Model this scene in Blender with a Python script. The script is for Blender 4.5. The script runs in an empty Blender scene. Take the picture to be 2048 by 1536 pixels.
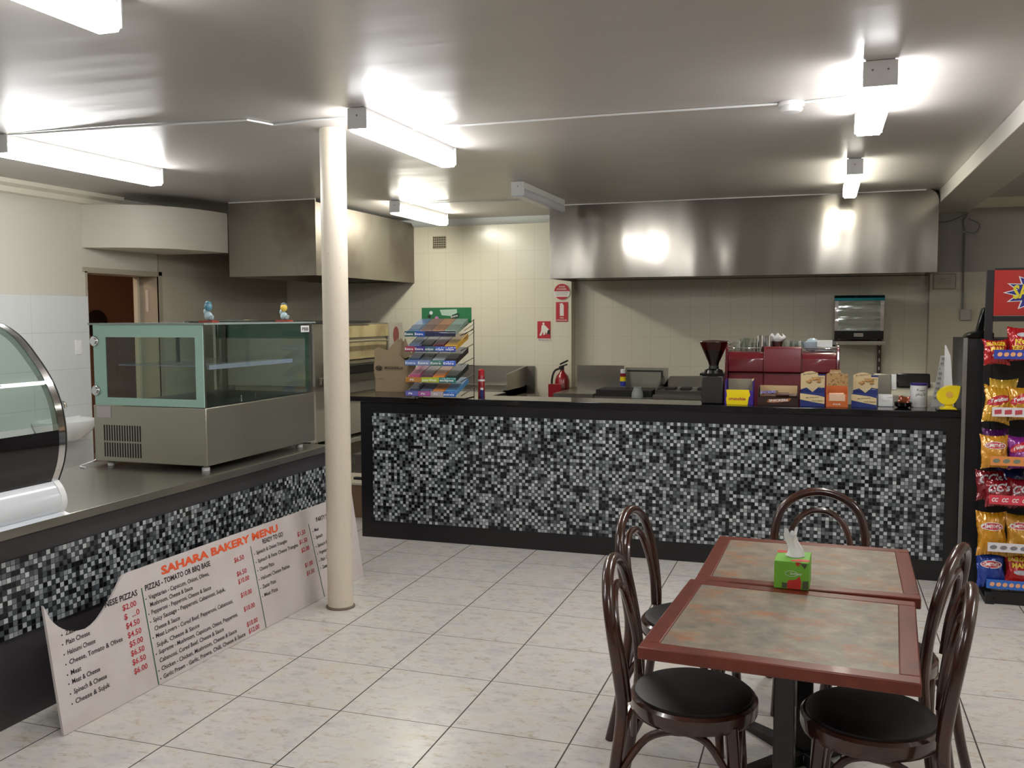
import bpy, bmesh, math, random
from mathutils import Vector, Matrix
random.seed(7)
SC = bpy.context.scene
COL = SC.collection
PI = math.pi

# ------------------------------------------------------------------ camera
FPX, YAW, PITCH, ROLL, HC = 1867.7, .3206, .0721, -.0038, 1.66
cy, sy, cp, sp = math.cos(YAW), math.sin(YAW), math.cos(PITCH), math.sin(PITCH)
F = Vector((-sy*cp, cy*cp, -sp)); R0 = Vector((cy, sy, 0)); U0 = R0.cross(F)
cr, sr = math.cos(ROLL), math.sin(ROLL)
R_ = R0*cr + U0*sr; U_ = -R0*sr + U0*cr
cam = bpy.data.cameras.new('camera'); co = bpy.data.objects.new('camera', cam); COL.objects.link(co)
cam.sensor_width = 36; cam.lens = FPX/2048*36; cam.clip_start = .05; cam.clip_end = 60
co.matrix_world = Matrix(((R_.x, U_.x, -F.x, 0), (R_.y, U_.y, -F.y, 0), (R_.z, U_.z, -F.z, HC), (0, 0, 0, 1)))
SC.camera = co

# ------------------------------------------------------------------ world, exposure
w = bpy.data.worlds.new('world'); SC.world = w; w.use_nodes = True
w.node_tree.nodes['Background'].inputs[0].default_value = (.62, .66, .75, 1)
w.node_tree.nodes['Background'].inputs[1].default_value = .05
SC.view_settings.view_transform = 'Standard'; SC.view_settings.look = 'None'
SC.view_settings.exposure = 0.0; SC.view_settings.gamma = 1; SC.view_settings.use_curve_mapping = False
LAMP = 50.0            # emission of the lit tube diffusers
cyc = SC.cycles
cyc.use_adaptive_sampling = True; cyc.adaptive_threshold = .02; cyc.use_denoising = True; cyc.max_bounces = 7; cyc.diffuse_bounces = 4; cyc.glossy_bounces = 4
cyc.transmission_bounces = 5; cyc.transparent_max_bounces = 12; cyc.sample_clamp_indirect = 6
cyc.caustics_reflective = False; cyc.caustics_refractive = False

# ------------------------------------------------------------------ materials
def lin(h):
    h = h.lstrip('#'); v = [int(h[i:i+2], 16)/255 for i in (0, 2, 4)]
    return tuple((x/12.92 if x <= .04045 else ((x+.055)/1.055)**2.4) for x in v) + (1,)
MATS = {}
def mat(name, col='#808080', rough=.5, metal=0, coat=0, emit=0, bump=None, spec=.5, noise=None):
    """bump=(scale xyz, strength) ; noise=(scale, colour2, low, high)"""
    if name in MATS: return MATS[name]
    m = bpy.data.materials.new(name); m.use_nodes = True; nt = m.node_tree; b = nt.nodes['Principled BSDF']
    b.inputs['Base Color'].default_value = lin(col); b.inputs['Roughness'].default_value = rough
    b.inputs['Metallic'].default_value = metal; b.inputs['Coat Weight'].default_value = coat
    b.inputs['Coat Roughness'].default_value = .08
    b.inputs['Specular IOR Level'].default_value = spec
    if emit:
        b.inputs['Emission Color'].default_value = lin(col); b.inputs['Emission Strength'].default_value = emit
    if bump or noise:
        tc = nt.nodes.new('ShaderNodeTexCoord')
    if bump:
        mp = nt.nodes.new('ShaderNodeMapping'); nz = nt.nodes.new('ShaderNodeTexNoise'); bp = nt.nodes.new('ShaderNodeBump')
        mp.inputs['Scale'].default_value = bump[0]; nz.inputs['Scale'].default_value = 1; nz.inputs['Detail'].default_value = 1.5
        bp.inputs['Strength'].default_value = bump[1]; bp.inputs['Distance'].default_value = bump[2] if len(bump) > 2 else .02
        nt.links.new(tc.outputs['Object'], mp.inputs[0]); nt.links.new(mp.outputs[0], nz.inputs[0])
        nt.links.new(nz.outputs[0], bp.inputs['Height']); nt.links.new(bp.outputs[0], b.inputs['Normal'])
    if noise:
        n2 = nt.nodes.new('ShaderNodeTexNoise'); n2.inputs['Scale'].default_value = noise[0]; n2.inputs['Detail'].default_value = 4
        mr = nt.nodes.new('ShaderNodeMapRange'); mr.inputs[1].default_value = noise[2]; mr.inputs[2].default_value = noise[3]
        mx = nt.nodes.new('ShaderNodeMix'); mx.data_type = 'RGBA'
        mx.inputs[6].default_value = lin(col); mx.inputs[7].default_value = lin(noise[1])
        nt.links.new(tc.outputs['Object'], n2.inputs[0]); nt.links.new(n2.outputs[0], mr.inputs[0])
        nt.links.new(mr.outputs[0], mx.inputs[0]); nt.links.new(mx.outputs[2], b.inputs['Base Color'])
    MATS[name] = m
    return m
def glass(name, tint='#e6f2ec', rough=.0, refl=1.45, haze=None):
    if name in MATS: return MATS[name]
    m = bpy.data.materials.new(name); m.use_nodes = True; nt = m.node_tree; nt.nodes.clear()
    o = nt.nodes.new('ShaderNodeOutputMaterial'); mx = nt.nodes.new('ShaderNodeMixShader')
    tr = nt.nodes.new('ShaderNodeBsdfTransparent'); gl = nt.nodes.new('ShaderNodeBsdfGlossy'); lw = nt.nodes.new('ShaderNodeLayerWeight'); lw.inputs[0].default_value = .5
    tr.inputs[0].default_value = lin(tint); gl.inputs['Roughness'].default_value = rough
    pw = nt.nodes.new('ShaderNodeMath'); pw.operation = 'POWER'; pw.inputs[1].default_value = 5; nt.links.new(lw.outputs['Facing'], pw.inputs[0])
    fr = nt.nodes.new('ShaderNodeMath'); fr.operation = 'MULTIPLY_ADD'; fr.inputs[1].default_value = .9; fr.inputs[2].default_value = ((refl-1)/(refl+1))**2; nt.links.new(pw.outputs[0], fr.inputs[0])
    nt.links.new(fr.outputs[0], mx.inputs[0]); nt.links.new(tr.outputs[0], mx.inputs[1]); nt.links.new(gl.outputs[0], mx.inputs[2])
    nt.links.new(mx.outputs[0], o.inputs[0]); MATS[name] = m
    return m
class NT:
    """small helper for node math on object coordinates"""
    def __init__(s, name):
        s.m = bpy.data.materials.new(name); s.m.use_nodes = True; s.nt = s.m.node_tree; s.b = s.nt.nodes['Principled BSDF']
        tc = s.nt.nodes.new('ShaderNodeTexCoord'); sep = s.nt.nodes.new('ShaderNodeSeparateXYZ'); s.nt.links.new(tc.outputs['Object'], sep.inputs[0])
        s.x, s.y, s.z = sep.outputs[0], sep.outputs[1], sep.outputs[2]; s.tc = tc
    def put(s, inp, v):
        if isinstance(v, (int, float)): inp.default_value = v
        else: s.nt.links.new(v, inp)
    def math(s, op, a, b=0, c=0):
        n = s.nt.nodes.new('ShaderNodeMath'); n.operation = op
        for i, v in enumerate((a, b, c)): s.put(n.inputs[i], v)
        return n.outputs[0]
    def vec(s, a, b, c=0):
        n = s.nt.nodes.new('ShaderNodeCombineXYZ')
        for i, v in enumerate((a, b, c)): s.put(n.inputs[i], v)
        return n.outputs[0]
    def noise(s, v, scale, detail=3, rough=.5):
        n = s.nt.nodes.new('ShaderNodeTexNoise'); n.inputs['Scale'].default_value = scale; n.inputs['Detail'].default_value = detail
        n.inputs['Roughness'].default_value = rough
        s.nt.links.new(v, n.inputs['Vector']); return n.outputs[0]
    def white(s, v):
        n = s.nt.nodes.new('ShaderNodeTexWhiteNoise'); n.noise_dimensions = '3D'; s.nt.links.new(v, n.inputs['Vector']); return n.outputs['Value']
    def ramp(s, f, stops, const=False):
        n = s.nt.nodes.new('ShaderNodeValToRGB'); cr_ = n.color_ramp; cr_.interpolation = 'CONSTANT' if const else 'LINEAR'
        while len(cr_.elements) < len(stops): cr_.elements.new(.5)
        for e, (p, c) in zip(cr_.elements, stops): e.position = p; e.color = lin(c)
        s.put(n.inputs[0], f); return n.outputs[0]
    def mix(s, f, a, b):
        n = s.nt.nodes.new('ShaderNodeMix'); n.data_type = 'RGBA'
        s.put(n.inputs[0], f)
        for i, v in ((6, a), (7, b)):
            if isinstance(v, str): n.inputs[i].default_value = lin(v)
            else: s.nt.links.new(v, n.inputs[i])
        return n.outputs[2]
    def bump(s, h, strength=.3, dist=.002):
        n = s.nt.nodes.new('ShaderNodeBump'); n.inputs['Strength'].default_value = strength; n.inputs['Distance'].default_value = dist
        s.put(n.inputs['Height'], h); s.nt.links.new(n.outputs[0], s.b.inputs['Normal'])
    def color(s, v): s.nt.links.new(v, s.b.inputs['Base Color'])
    def rough(s, v): s.put(s.b.inputs['Roughness'], v)
def edge_mask(n, u, half):      # 1 in the joint; u = fract coordinate 0..1
    a = n.math('MINIMUM', u, n.math('SUBTRACT', 1, u))
    return n.math('LESS_THAN', a, half)
def tiles_mat(name, ua, va, pu, pv, ou, ov, joint, col, jcol, rough=.15, wavy=0, var=None):
    """plain wall tiles; ua/va are axis names"""
    n = NT(name); A = {'x': n.x, 'y': n.y, 'z': n.z}
    u = n.math('DIVIDE', n.math('SUBTRACT', A[ua], ou), pu); v = n.math('DIVIDE', n.math('SUBTRACT', A[va], ov), pv)
    fu = n.math('FRACT', u); fv = n.math('FRACT', v)
    j = n.math('MAXIMUM', edge_mask(n, fu, joint/pu/2), edge_mask(n, fv, joint/pv/2))
    base = n.mix(0, col, col)
    if var:
        rnd = n.white(n.vec(n.math('FLOOR', u), n.math('FLOOR', v)))
        base = n.mix(rnd, col, var)
    n.color(n.mix(j, base, jcol)); n.rough(rough)
    h = n.math('SUBTRACT', 1, j)
    if wavy: h = n.math('ADD', h, n.math('MULTIPLY', n.noise(n.vec(u, v), 3.5, 1), wavy))
    n.bump(h, .35, .002)
    MATS[name] = n.m
    return n.m
def mosaic_mat(name, ua, p, ou, oz):
    n = NT(name); A = {'x': n.x, 'y': n.y}
    u = n.math('DIVIDE', n.math('SUBTRACT', A[ua], ou), p); v = n.math('DIVIDE', n.math('SUBTRACT', n.z, oz), p)
    fu = n.math('FRACT', u); fv = n.math('FRACT', v)
    cell = n.vec(n.math('FLOOR', u), n.math('FLOOR', v), 3.3)
    r = n.white(cell)
    par = n.math('FRACT', n.math('MULTIPLY', n.math('ADD', n.math('FLOOR', u), n.math('FLOOR', v)), .5))
    ca = n.ramp(r, [(0, '#121316'), (.30, '#5c6164'), (.42, '#7c8284'), (.52, '#a4aaab'), (.82, '#bbc0c1')], True)
    cb_ = n.ramp(r, [(0, '#15161a'), (.14, '#303437'), (.40, '#484d50'), (.70, '#65696c'), (.92, '#8c9294')], True)
    c = n.mix(n.math('GREATER_THAN', par, .25), cb_, ca)
    j = n.math('MAXIMUM', edge_mask(n, fu, .055), edge_mask(n, fv, .055))
    n.color(n.mix(j, c, '#24262a')); n.rough(n.math('ADD', .12, n.math('MULTIPLY', j, .5)))
    cell2 = n.vec(n.math('FLOOR', u), n.math('FLOOR', v), 8.1)
    tilt = n.math('MULTIPLY', n.math('SUBTRACT', fu, .5), n.math('SUBTRACT', n.white(cell2), .5))
    n.bump(n.math('ADD', n.math('MULTIPLY', n.math('SUBTRACT', 1, j), .6), n.math('MULTIPLY', tilt, .8)), .5, .0015)
    n.b.inputs['Specular IOR Level'].default_value = .35
    return n.m

def floor_mat():
    n = NT('floor tiles'); P = .5003
    u = n.math('DIVIDE', n.math('SUBTRACT', n.x, -2.4045), P); v = n.math('DIVIDE', n.math('SUBTRACT', n.y, 3.413), P)
    fu = n.math('FRACT', u); fv = n.math('FRACT', v)
    rnd = n.white(n.vec(n.math('FLOOR', u), n.math('FLOOR', v), 1))
    k = n.math('MULTIPLY', n.math('FLOOR', n.math('MULTIPLY', rnd, 3)), 4.0)
    q = n.vec(fu, n.math('MULTIPLY', fv, 1.6), k)
    big = n.noise(q, 3.0, 5, .6); fine = n.noise(q, 7, 6, .7)
    base = n.ramp(big, [(.34, '#bdbbb8'), (.5, '#cbc7c1'), (.64, '#cac2b6')])
    vein = n.math('ABSOLUTE', n.math('SUBTRACT', n.noise(q, 4.2, 7, .68), .5))
    vm = n.math('SMOOTHSTEP', 0, 0, 0) if False else n.math('SUBTRACT', 1, n.math('MINIMUM', n.math('MULTIPLY', vein, 13), 1))
    gate = n.math('MINIMUM', n.math('MAXIMUM', n.math('MULTIPLY', n.math('SUBTRACT', fine, .5), 6), 0), 1)
    f = n.math('MULTIPLY', n.math('MULTIPLY', vm, gate), .85)
    c = n.mix(f, base, '#a48c6c')
    jx = edge_mask(n, fu, .0062); jy = edge_mask(n, fv, .0042)
    j = n.math('MAXIMUM', jx, jy)
    n.color(n.mix(j, c, '#3d3732')); n.rough(n.math('ADD', .26, n.math('MULTIPLY', j, .5)))
    n.bump(n.math('SUBTRACT', 1, j), .3, .0015)
    n.b.inputs['Specular IOR Level'].default_value = .4
    return n.m

M = dict(
    paint=mat('cream wall paint', '#c6c2b5', .6),
    cream=mat('cream gloss paint', '#ddd8c6', .45),
    column=mat('cream column paint', '#d9cfbd', .4, noise=(60, '#c7bca8', .62, .75)),
    white=mat('white enamel', '#dfe0e0', .35), whiteplastic=mat('white plastic', '#e4e4e2', .3, coat=.3),
    black=mat('black gloss', '#0b0b0c', .18), blackmatte=mat('black matte', '#121113', .55), rubber=mat('dark rubber', '#1a1a1a', .7),
    granite=mat('polished black granite', '#131215', .09, noise=(380, '#2b2a2d', .56, .7)),
    steel=mat('brushed stainless steel', '#a09c92', .3, 1, bump=((3, 3, 60), .06, .01)),
    steel2=mat('dull stainless steel', '#aca99b', .36, .88, bump=((40, 40, 2), .05, .01)),
    bench=mat('stainless bench top', '#9c9a90', .27, .9, bump=((5, 5, 5), .05, .01)),
    darksteel=mat('dark filter steel', '#5b5853', .4, 1), chrome=mat('chrome', '#d6d6d6', .08, 1),  # one even darker steel for filters, wire, rods and griddle plate
    wood=mat('dark bentwood', '#2f160e', .26, coat=.45, noise=(9, '#462213', .4, .7)),
    cherry=mat('red stained timber edge', '#672814', .4, coat=.05, noise=(14, '#541d0e', .4, .7)),
    vinyl=mat('black vinyl', '#0b0808', .5), charcoal=mat('charcoal laminate', '#3a373a', .45),
    doorwood=mat('brown timber', '#6a4636', .6), kraft=mat('kraft paper', '#8c7a60', .8, bump=((25, 25, 25), .3, .01)),
    red=mat('red enamel', '#8a0f19', .3, coat=.5), signred=mat('sign red', '#b3202e', .5), signwhite=mat('sign white', '#e6e2dc', .5),
    maroon=mat('burgundy enamel', '#6c1220', .3, coat=.6), yellow=mat('yellow plastic', '#e8cf13', .3, coat=.4),
    board=mat('white painted board', '#cfc6c4', .5, noise=(5, '#c4bab6', .4, .7)), ink=mat('black lettering', '#1b191a', .6), orangeink=mat('orange lettering', '#e2572a', .6),
    redink=mat('red lettering', '#b41f2e', .6), greenink=mat('green line', '#1f5e40', .6), papergrey=mat('grey marks', '#7d7c7b', .7),
    paper=mat('white paper', '#dcdcda', .8), green=mat('leaf green print', '#6faf2c', .45), greensign=mat('green header card', '#1d6b3c', .4),
    purple=mat('purple print', '#3b1f86', .4), tan=mat('tan card', '#c2a67a', .6), blue=mat('dark blue print', '#20306e', .45), orange=mat('orange print', '#c0622a', .5),
    brown=mat('brown print', '#2c1812', .4), bean=mat('coffee beans', '#140b09', .6), ceramic=mat('white ceramic', '#e4e6e4', .15), paleblue=mat('pale blue ceramic', '#aebfca', .2),
    mint=mat('mint glass border', '#9fc3b3', .2), teal=mat('teal enamel', '#2a7480', .3), cardboard=mat('brown cardboard', '#6a5240', .8),
)
M['glass'] = glass('clear pane', '#f7fbf9'); M['greenglass'] = glass('greenish pane', '#eef5f1'); M['tumbler'] = glass('drinking glass', '#f4f7f6', .05, 1.9)
M['hopper'] = glass('red brown plastic', '#8a3a36', .05); M['clearplastic'] = glass('clear plastic strip', '#e8ecf2', .05, 1.6)

# ------------------------------------------------------------------ mesh builder
class MB:
    def __init__(s): s.bm = bmesh.new()
    def box(s, x0, x1, y0, y1, z0, z1):
        v = [s.bm.verts.new(p) for p in ((x0, y0, z0), (x1, y0, z0), (x1, y1, z0), (x0, y1, z0), (x0, y0, z1), (x1, y0, z1), (x1, y1, z1), (x0, y1, z1))]
        for f in ((0, 3, 2, 1), (4, 5, 6, 7), (0, 1, 5, 4), (1, 2, 6, 5), (2, 3, 7, 6), (3, 0, 4, 7)): s.bm.faces.new([v[i] for i in f])
        return s
    def prism(s, pts, axis, a, b):
        """pts 2D outline, extruded from a to b along axis ('x': pts=(y,z); 'y': pts=(x,z); 'z': pts=(x,y))"""
        def P(p, t): return (t, p[0], p[1]) if axis == 'x' else (p[0], t, p[1]) if axis == 'y' else (p[0], p[1], t)
        va = [s.bm.verts.new(P(p, a)) for p in pts]; vb = [s.bm.verts.new(P(p, b)) for p in pts]; n = len(pts)
        s.bm.faces.new(va); s.bm.faces.new(vb[::-1])
        for i in range(n): s.bm.faces.new((va[i], vb[i], vb[(i+1) % n], va[(i+1) % n]))
        return s
    def lathe(s, prof, c, seg=24, axis='z', smooth=True):
        rings = []
        for r, h in prof:
            ring = []
            for i in range(seg):
                a = 2*PI*i/seg; x, y = max(r, 1e-5)*math.cos(a), max(r, 1e-5)*math.sin(a)
                p = (x, y, h) if axis == 'z' else (x, h, y) if axis == 'y' else (h, x, y)
                ring.append(s.bm.verts.new((p[0]+c[0], p[1]+c[1], p[2]+c[2])))
            rings.append(ring)
        for a, b in zip(rings, rings[1:]):
            for i in range(seg):
                f = s.bm.faces.new((a[i], a[(i+1) % seg], b[(i+1) % seg], b[i])); f.smooth = smooth
        for ring in ((rings[0], rings[-1]) if len(set(h for r, h in prof)) > 1 else ()):
            if (ring[0].co-ring[seg//2].co).length > 1e-3: s.bm.faces.new(ring)
        return s
    def tube(s, pts, r, seg=10, smooth=True, closed=False, sub=6, flat=1):
        P = [Vector(p) for p in pts]; n = len(P)
        rr = r if isinstance(r, (list, tuple)) else [r]*n
        C_, Rr = [], []
        if n == 2 or sub < 2: C_, Rr = P, list(rr)
        else:
            rng = n if closed else n-1
            for i in range(rng):
                p0 = P[(i-1) % n] if closed or i > 0 else P[0]*2-P[1]; p1 = P[i]; p2 = P[(i+1) % n]
                p3 = P[(i+2) % n] if closed or i+2 < n else P[-1]*2-P[-2]
                for k in range(sub):
                    t = k/sub
                    C_.append(.5*((2*p1)+(p2-p0)*t+(2*p0-5*p1+4*p2-p3)*t*t+(3*p1-p0-3*p2+p3)*t**3)); Rr.append(rr[i]*(1-t)+rr[(i+1) % n]*t)
            if not closed: C_.append(P[-1]); Rr.append(rr[-1])
        m = len(C_); rings = []; up = None
        for i in range(m):
            a = C_[(i-1) % m] if closed or i > 0 else C_[0]; b = C_[(i+1) % m] if closed or i < m-1 else C_[-1]
            t = (b-a).normalized()
            if up is None: up = Vector((0, 0, 1)) if abs(t.z) < .9 else Vector((1, 0, 0))
            side = t.cross(up).normalized(); up = side.cross(t).normalized()
            rings.append([s.bm.verts.new(C_[i]+side*math.cos(2*PI*k/seg)*Rr[i]+up*math.sin(2*PI*k/seg)*Rr[i]*flat) for k in range(seg)])
        for i in range(m if closed else m-1):
            a, b = rings[i], rings[(i+1) % m]
            for k in range(seg):
                f = s.bm.faces.new((a[k], b[k], b[(k+1) % seg], a[(k+1) % seg])); f.smooth = smooth
        if not closed: s.bm.faces.new(rings[0]); s.bm.faces.new(rings[-1][::-1])
        return s
    def sheet(s, fn, nu, nv, smooth=True):
        g = [[s.bm.verts.new(fn(i/nu, j/nv)) for i in range(nu+1)] for j in range(nv+1)]
        for j in range(nv):
            for i in range(nu):
                f = s.bm.faces.new((g[j][i], g[j][i+1], g[j+1][i+1], g[j+1][i])); f.smooth = smooth
        return s
    def poly(s, pts):
        s.bm.faces.new([s.bm.verts.new(p) for p in pts]); return s
    def ball(s, c, r, sc=(1, 1, 1), seg=12):
        m = Matrix.Translation(c) @ Matrix.Diagonal((r*sc[0], r*sc[1], r*sc[2], 1))
        res = bmesh.ops.create_uvsphere(s.bm, u_segments=seg, v_segments=max(6, seg*2//3), radius=1, matrix=m)
        for v in res['verts']:
            for f in v.link_faces: f.smooth = True
        return s
    def text(s, body, o, xd, yd, h, w=None, bold=0., align='L', off=.0012, shear=0, fn=None):
        """lettering of cap height h; o = baseline start, xd / yd unit vectors; w = total width to fit; fn maps a point"""
        cu = bpy.data.curves.new('t', 'FONT'); cu.body = body; cu.size = 1; cu.offset = bold; cu.shear = shear; cu.resolution_u = 2
        ob = bpy.data.objects.new('t', cu); COL.objects.link(ob)
        dg = bpy.context.evaluated_depsgraph_get(); dg.update()
        me = bpy.data.meshes.new_from_object(ob.evaluated_get(dg)); bpy.data.objects.remove(ob); bpy.data.curves.remove(cu)
        if not me.vertices: return s
        xs = [v.co.x for v in me.vertices]; x0, x1 = min(xs), max(xs)
        sy_ = h/.70; sx = sy_ if w is None else w/(x1-x0)
        if align == 'C': sh = -(x0+x1)/2*sx
        elif align == 'R': sh = -x1*sx
        else: sh = -x0*sx
        o = Vector(o); xd = Vector(xd).normalized(); yd = Vector(yd).normalized(); nn = xd.cross(yd)
        vs = []
        for v in me.vertices:
            p = o+xd*(v.co.x*sx+sh)+yd*(v.co.y*sy_)+nn*off
            vs.append(s.bm.verts.new(fn(p) if fn else p))
        for p in me.polygons:
            try: s.bm.faces.new([vs[i] for i in p.vertices])
            except ValueError: pass
        bpy.data.meshes.remove(me); return s
OFF = {}
def build(name, mb, m, parent=None, bevel=0, world=True, fixn=True):
    """one mesh object; with world=True the coordinates are the room's and the parent's place is taken off"""
    if fixn: bmesh.ops.recalc_face_normals(mb.bm, faces=mb.bm.faces)
    if parent is not None and world:
        off = OFF.get(parent.name, Vector((0, 0, 0)))
        if off.length: bmesh.ops.translate(mb.bm, verts=mb.bm.verts, vec=-off)
    me = bpy.data.meshes.new(name); mb.bm.to_mesh(me); mb.bm.free()
    if fixn:
        me.set_sharp_from_angle(angle=.6); me.polygons.foreach_set('use_smooth', [True]*len(me.polygons))
    o = bpy.data.objects.new(name, me); COL.objects.link(o)
    for x in (m if isinstance(m, (list, tuple)) else [m]): me.materials.append(x)
    if parent is not None:
        o.parent = parent; OFF[o.name] = OFF.get(parent.name, Vector((0, 0, 0)))
    if bevel:
        b = o.modifiers.new('bevel', 'BEVEL'); b.width = bevel; b.segments = 2; b.limit_method = 'ANGLE'
    return o
def tag(o, label, cat, group=None):
    o['label'] = label; o['category'] = cat
    if group: o['group'] = group
    return o
def thing(name, label, cat, loc=(0, 0, 0), rotz=0, group=None):
    o = bpy.data.objects.new(name, None); COL.objects.link(o); o.location = loc; o.rotation_euler = (0, 0, rotz)
    o.empty_display_size = .05; OFF[o.name] = Vector(loc)
    return tag(o, label, cat, group)
def struct(name, mb, m, parent=None, bevel=0):
    o = build(name, mb, m, parent, bevel)
    if parent is None: o['kind'] = 'structure'
    return o
def solo(name, mb, m, label, cat, group=None, bevel=0):
    """a thing that is one mesh: its origin goes to its base"""
    bm = mb.bm; xs = [v.co for v in bm.verts]
    c = Vector((sum(p.x for p in xs)/len(xs), sum(p.y for p in xs)/len(xs), min(p.z for p in xs)))
    bmesh.ops.translate(bm, verts=bm.verts, vec=-c)
    o = build(name, mb, m, None, bevel); o.location = c; OFF[o.name] = c
    return tag(o, label, cat, group)
def dup(root, loc, rotz, label, group=None):
    r = root.copy(); COL.objects.link(r); r.location = loc; r.rotation_euler = (0, 0, rotz); r['label'] = label
    if group: r['group'] = group
    for ch in list(root.children):
        c = ch.copy(); COL.objects.link(c); c.parent = r
        for g in ch.children:
            d = g.copy(); COL.objects.link(d); d.parent = c
    return r
B = lambda *a: MB().box(*a)
X_, Y_, Z_ = Vector((1, 0, 0)), Vector((0, 1, 0)), Vector((0, 0, 1))
#==SPLIT==

# ================================================================== THE ROOM
CZ = 2.70; YB = 9.40; XL = -5.85
struct('floor', B(-9, 3.2, -3.6, 9.8, -.1, 0), floor_mat())
n = NT('glossy ceiling paint'); n.b.inputs['Base Color'].default_value = lin('#b9b4af')
n.rough(n.math('ADD', .27, n.math('MULTIPLY', n.noise(n.tc.outputs['Object'], 2, 2), .1)))
n.bump(n.math('ADD', n.noise(n.vec(n.math('MULTIPLY', n.x, .7), n.math('MULTIPLY', n.y, 5)), 1, 2), n.math('MULTIPLY', n.noise(n.tc.outputs['Object'], 60, 2), .02)), .3, .012)
n.b.inputs['Specular IOR Level'].default_value = .5
struct('ceiling', B(-6, 3.2, -3.6, 9.8, CZ, CZ+.1), n.m)
backt = tiles_mat('cream wall tiles', 'x', 'z', .2, .3, -2.47, .25, .0022, '#ddd7c3', '#c0b9a2', .22, .5)
leftt = tiles_mat('white wall tiles', 'y', 'z', .6, .3, .33, .044, .003, '#cfd2d0', '#b4b6b4', .2)
left2 = tiles_mat('beige wall tiles', 'y', 'z', .2, .3, .02, .25, .0022, '#b9b1a0', '#a59d8c', .25, .4)
mb = MB().box(-6.09, XL, -3.6, 6.33, 0, CZ).box(-6.09, XL, 6.33, 7.22, 2.045, CZ).box(-6.09, XL, 7.22, 9.8, 0, CZ)
struct('wall_left', mb, M['paint'])
struct('wall_left_tiling', B(XL, XL+.012, .3, 6.33, 0, 1.844), leftt)
struct('wall_left_kitchen_tiling', B(XL, XL+.012, 7.22, YB, 0, 2.3), left2)
mb = MB().box(-6, -2.47, YB, 9.8, 0, CZ).box(-2.47, .93, YB+.15, 9.8, 0, CZ)
struct('wall_back', mb, backt)
mb = MB().box(.93, 3.2, YB, 9.8, 0, 2.05)
struct('wall_back_right', mb, tiles_mat('greige wall tiles', 'x', 'z', .3, .3, .93, .25, .002, '#b7b09d', '#a29b8a', .25, .3))
struct('wall_back_upper', B(.93, 3.2, YB+.004, 9.8, 2.05, CZ), mat('grey wall paint', '#a5a19b', .6))
struct('wall_right', B(3.1, 3.2, -3.6, 9.8, 0, CZ), M['paint'])
struct('wall_front', B(-6, 3.2, -3.6, -3.5, 0, CZ), M['paint'])
struct('ceiling_beam', B(.905, 1.235, -3.5, YB, 2.59, CZ), mat('beam paint', '#c6c1ba', .35), bevel=.004)
struct('trim_1', MB().prism([(YB, 2.63), (YB-.025, 2.64), (YB-.06, 2.67), (YB-.07, CZ), (YB, CZ)], 'x', XL, -2.47), mat('cool white trim', '#d4d8d8', .4))
struct('trim_2', MB().prism([(YB, 2.62), (YB-.03, 2.63), (YB-.08, 2.67), (YB-.09, CZ), (YB, CZ)], 'x', 1.235, 3.1), M['cream'])
struct('trim_3', MB().prism([(XL, 2.60), (XL+.03, 2.61), (XL+.04, 2.65), (XL+.09, 2.67), (XL+.1, CZ), (XL, CZ)], 'y', -3.5, 6.7), M['cream'])
def smooth(pts, k=5):
    P = [Vector((a, b)) for a, b in pts]; r = []
    for i in range(len(P)-1):
        p_0 = P[max(i-1, 0)]; p_1 = P[i]; p_2 = P[i+1]; p_3 = P[min(i+2, len(P)-1)]
        for q in range(k):
            t = q/k; r.append(.5*((2*p_1)+(p_2-p_0)*t+(2*p_0-5*p_1+4*p_2-p_3)*t*t+(3*p_1-p_0-3*p_2+p_3)*t**3))
    r.append(P[-1]); return [(a.x, a.y) for a in r]
pl = smooth([(-5.85, 6.30), (-5.66, 6.36), (-5.48, 6.45), (-5.33, 6.58), (-5.23, 6.74), (-5.17, 6.95), (-5.145, 7.15), (-5.143, 7.31)], 4)+[(-5.85, 7.31)]
struct('bulkhead', MB().prism(pl, 'z', 2.245, 2.60), mat('bulkhead paint', '#c4c0b2', .5))
# back room beyond the doorway
bw = mat('brown room paint', '#9b7560', .7)
struct('wall_backroom', MB().box(-8.6, -8.5, 5.2, 10.3, 0, 2.5).box(-8.5, -6, 10.2, 10.3, 0, 2.5).box(-8.5, -6.09, 5.1, 5.2, 0, 2.5).box(-8.6, -6.09, 5.1, 10.3, 2.5, 2.55), bw)
fr = MB().box(-6.12, -5.84, 6.32, 6.335, 0, 2.05).box(-6.12, -5.84, 7.214, 7.228, 0, 2.05).box(-6.12, -5.84, 6.32, 7.228, 2.04, 2.052)
fr.box(-5.855, -5.835, 7.214, 7.262, 0, 2.085).box(-5.855, -5.835, 6.29, 7.262, 2.05, 2.085)
df = struct('door_1', fr, mat('door frame paint', '#a39a88', .5))
build('door_stop', B(-6.10, -6.055, 7.185, 7.214, 0, 2.04), mat('door stop paint', '#c0b8a6', .5), df)
build('strike_plate', B(-5.985, -5.955, 7.210, 7.214, 1.72, 1.92), mat('pale hinge plate', '#c4beb0', .4), df)
rl = thing('room_fill_light', 'unseen fill light added to brighten the brown back room', 'ceiling light', (-7.2, 6.6, 2.44))  # added lamp, hidden from the camera, to brighten the room behind the doorway
build('diffuser', B(-7.5, -6.9, 6.5, 6.7, 2.44, 2.5), mat('warm fill diffuser', '#ffe2c0', .4, emit=45), rl)
solo('wall_disc', MB().lathe([(.17, -8.495), (.17, -8.47), (.15, -8.46), (.0, -8.46)], (0, 9.33, 1.59), 32, 'x'), mat('dark upholstery', '#2b1f1c', .7), 'dark round disc on the brown wall seen through the doorway', 'wall disc')

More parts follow.
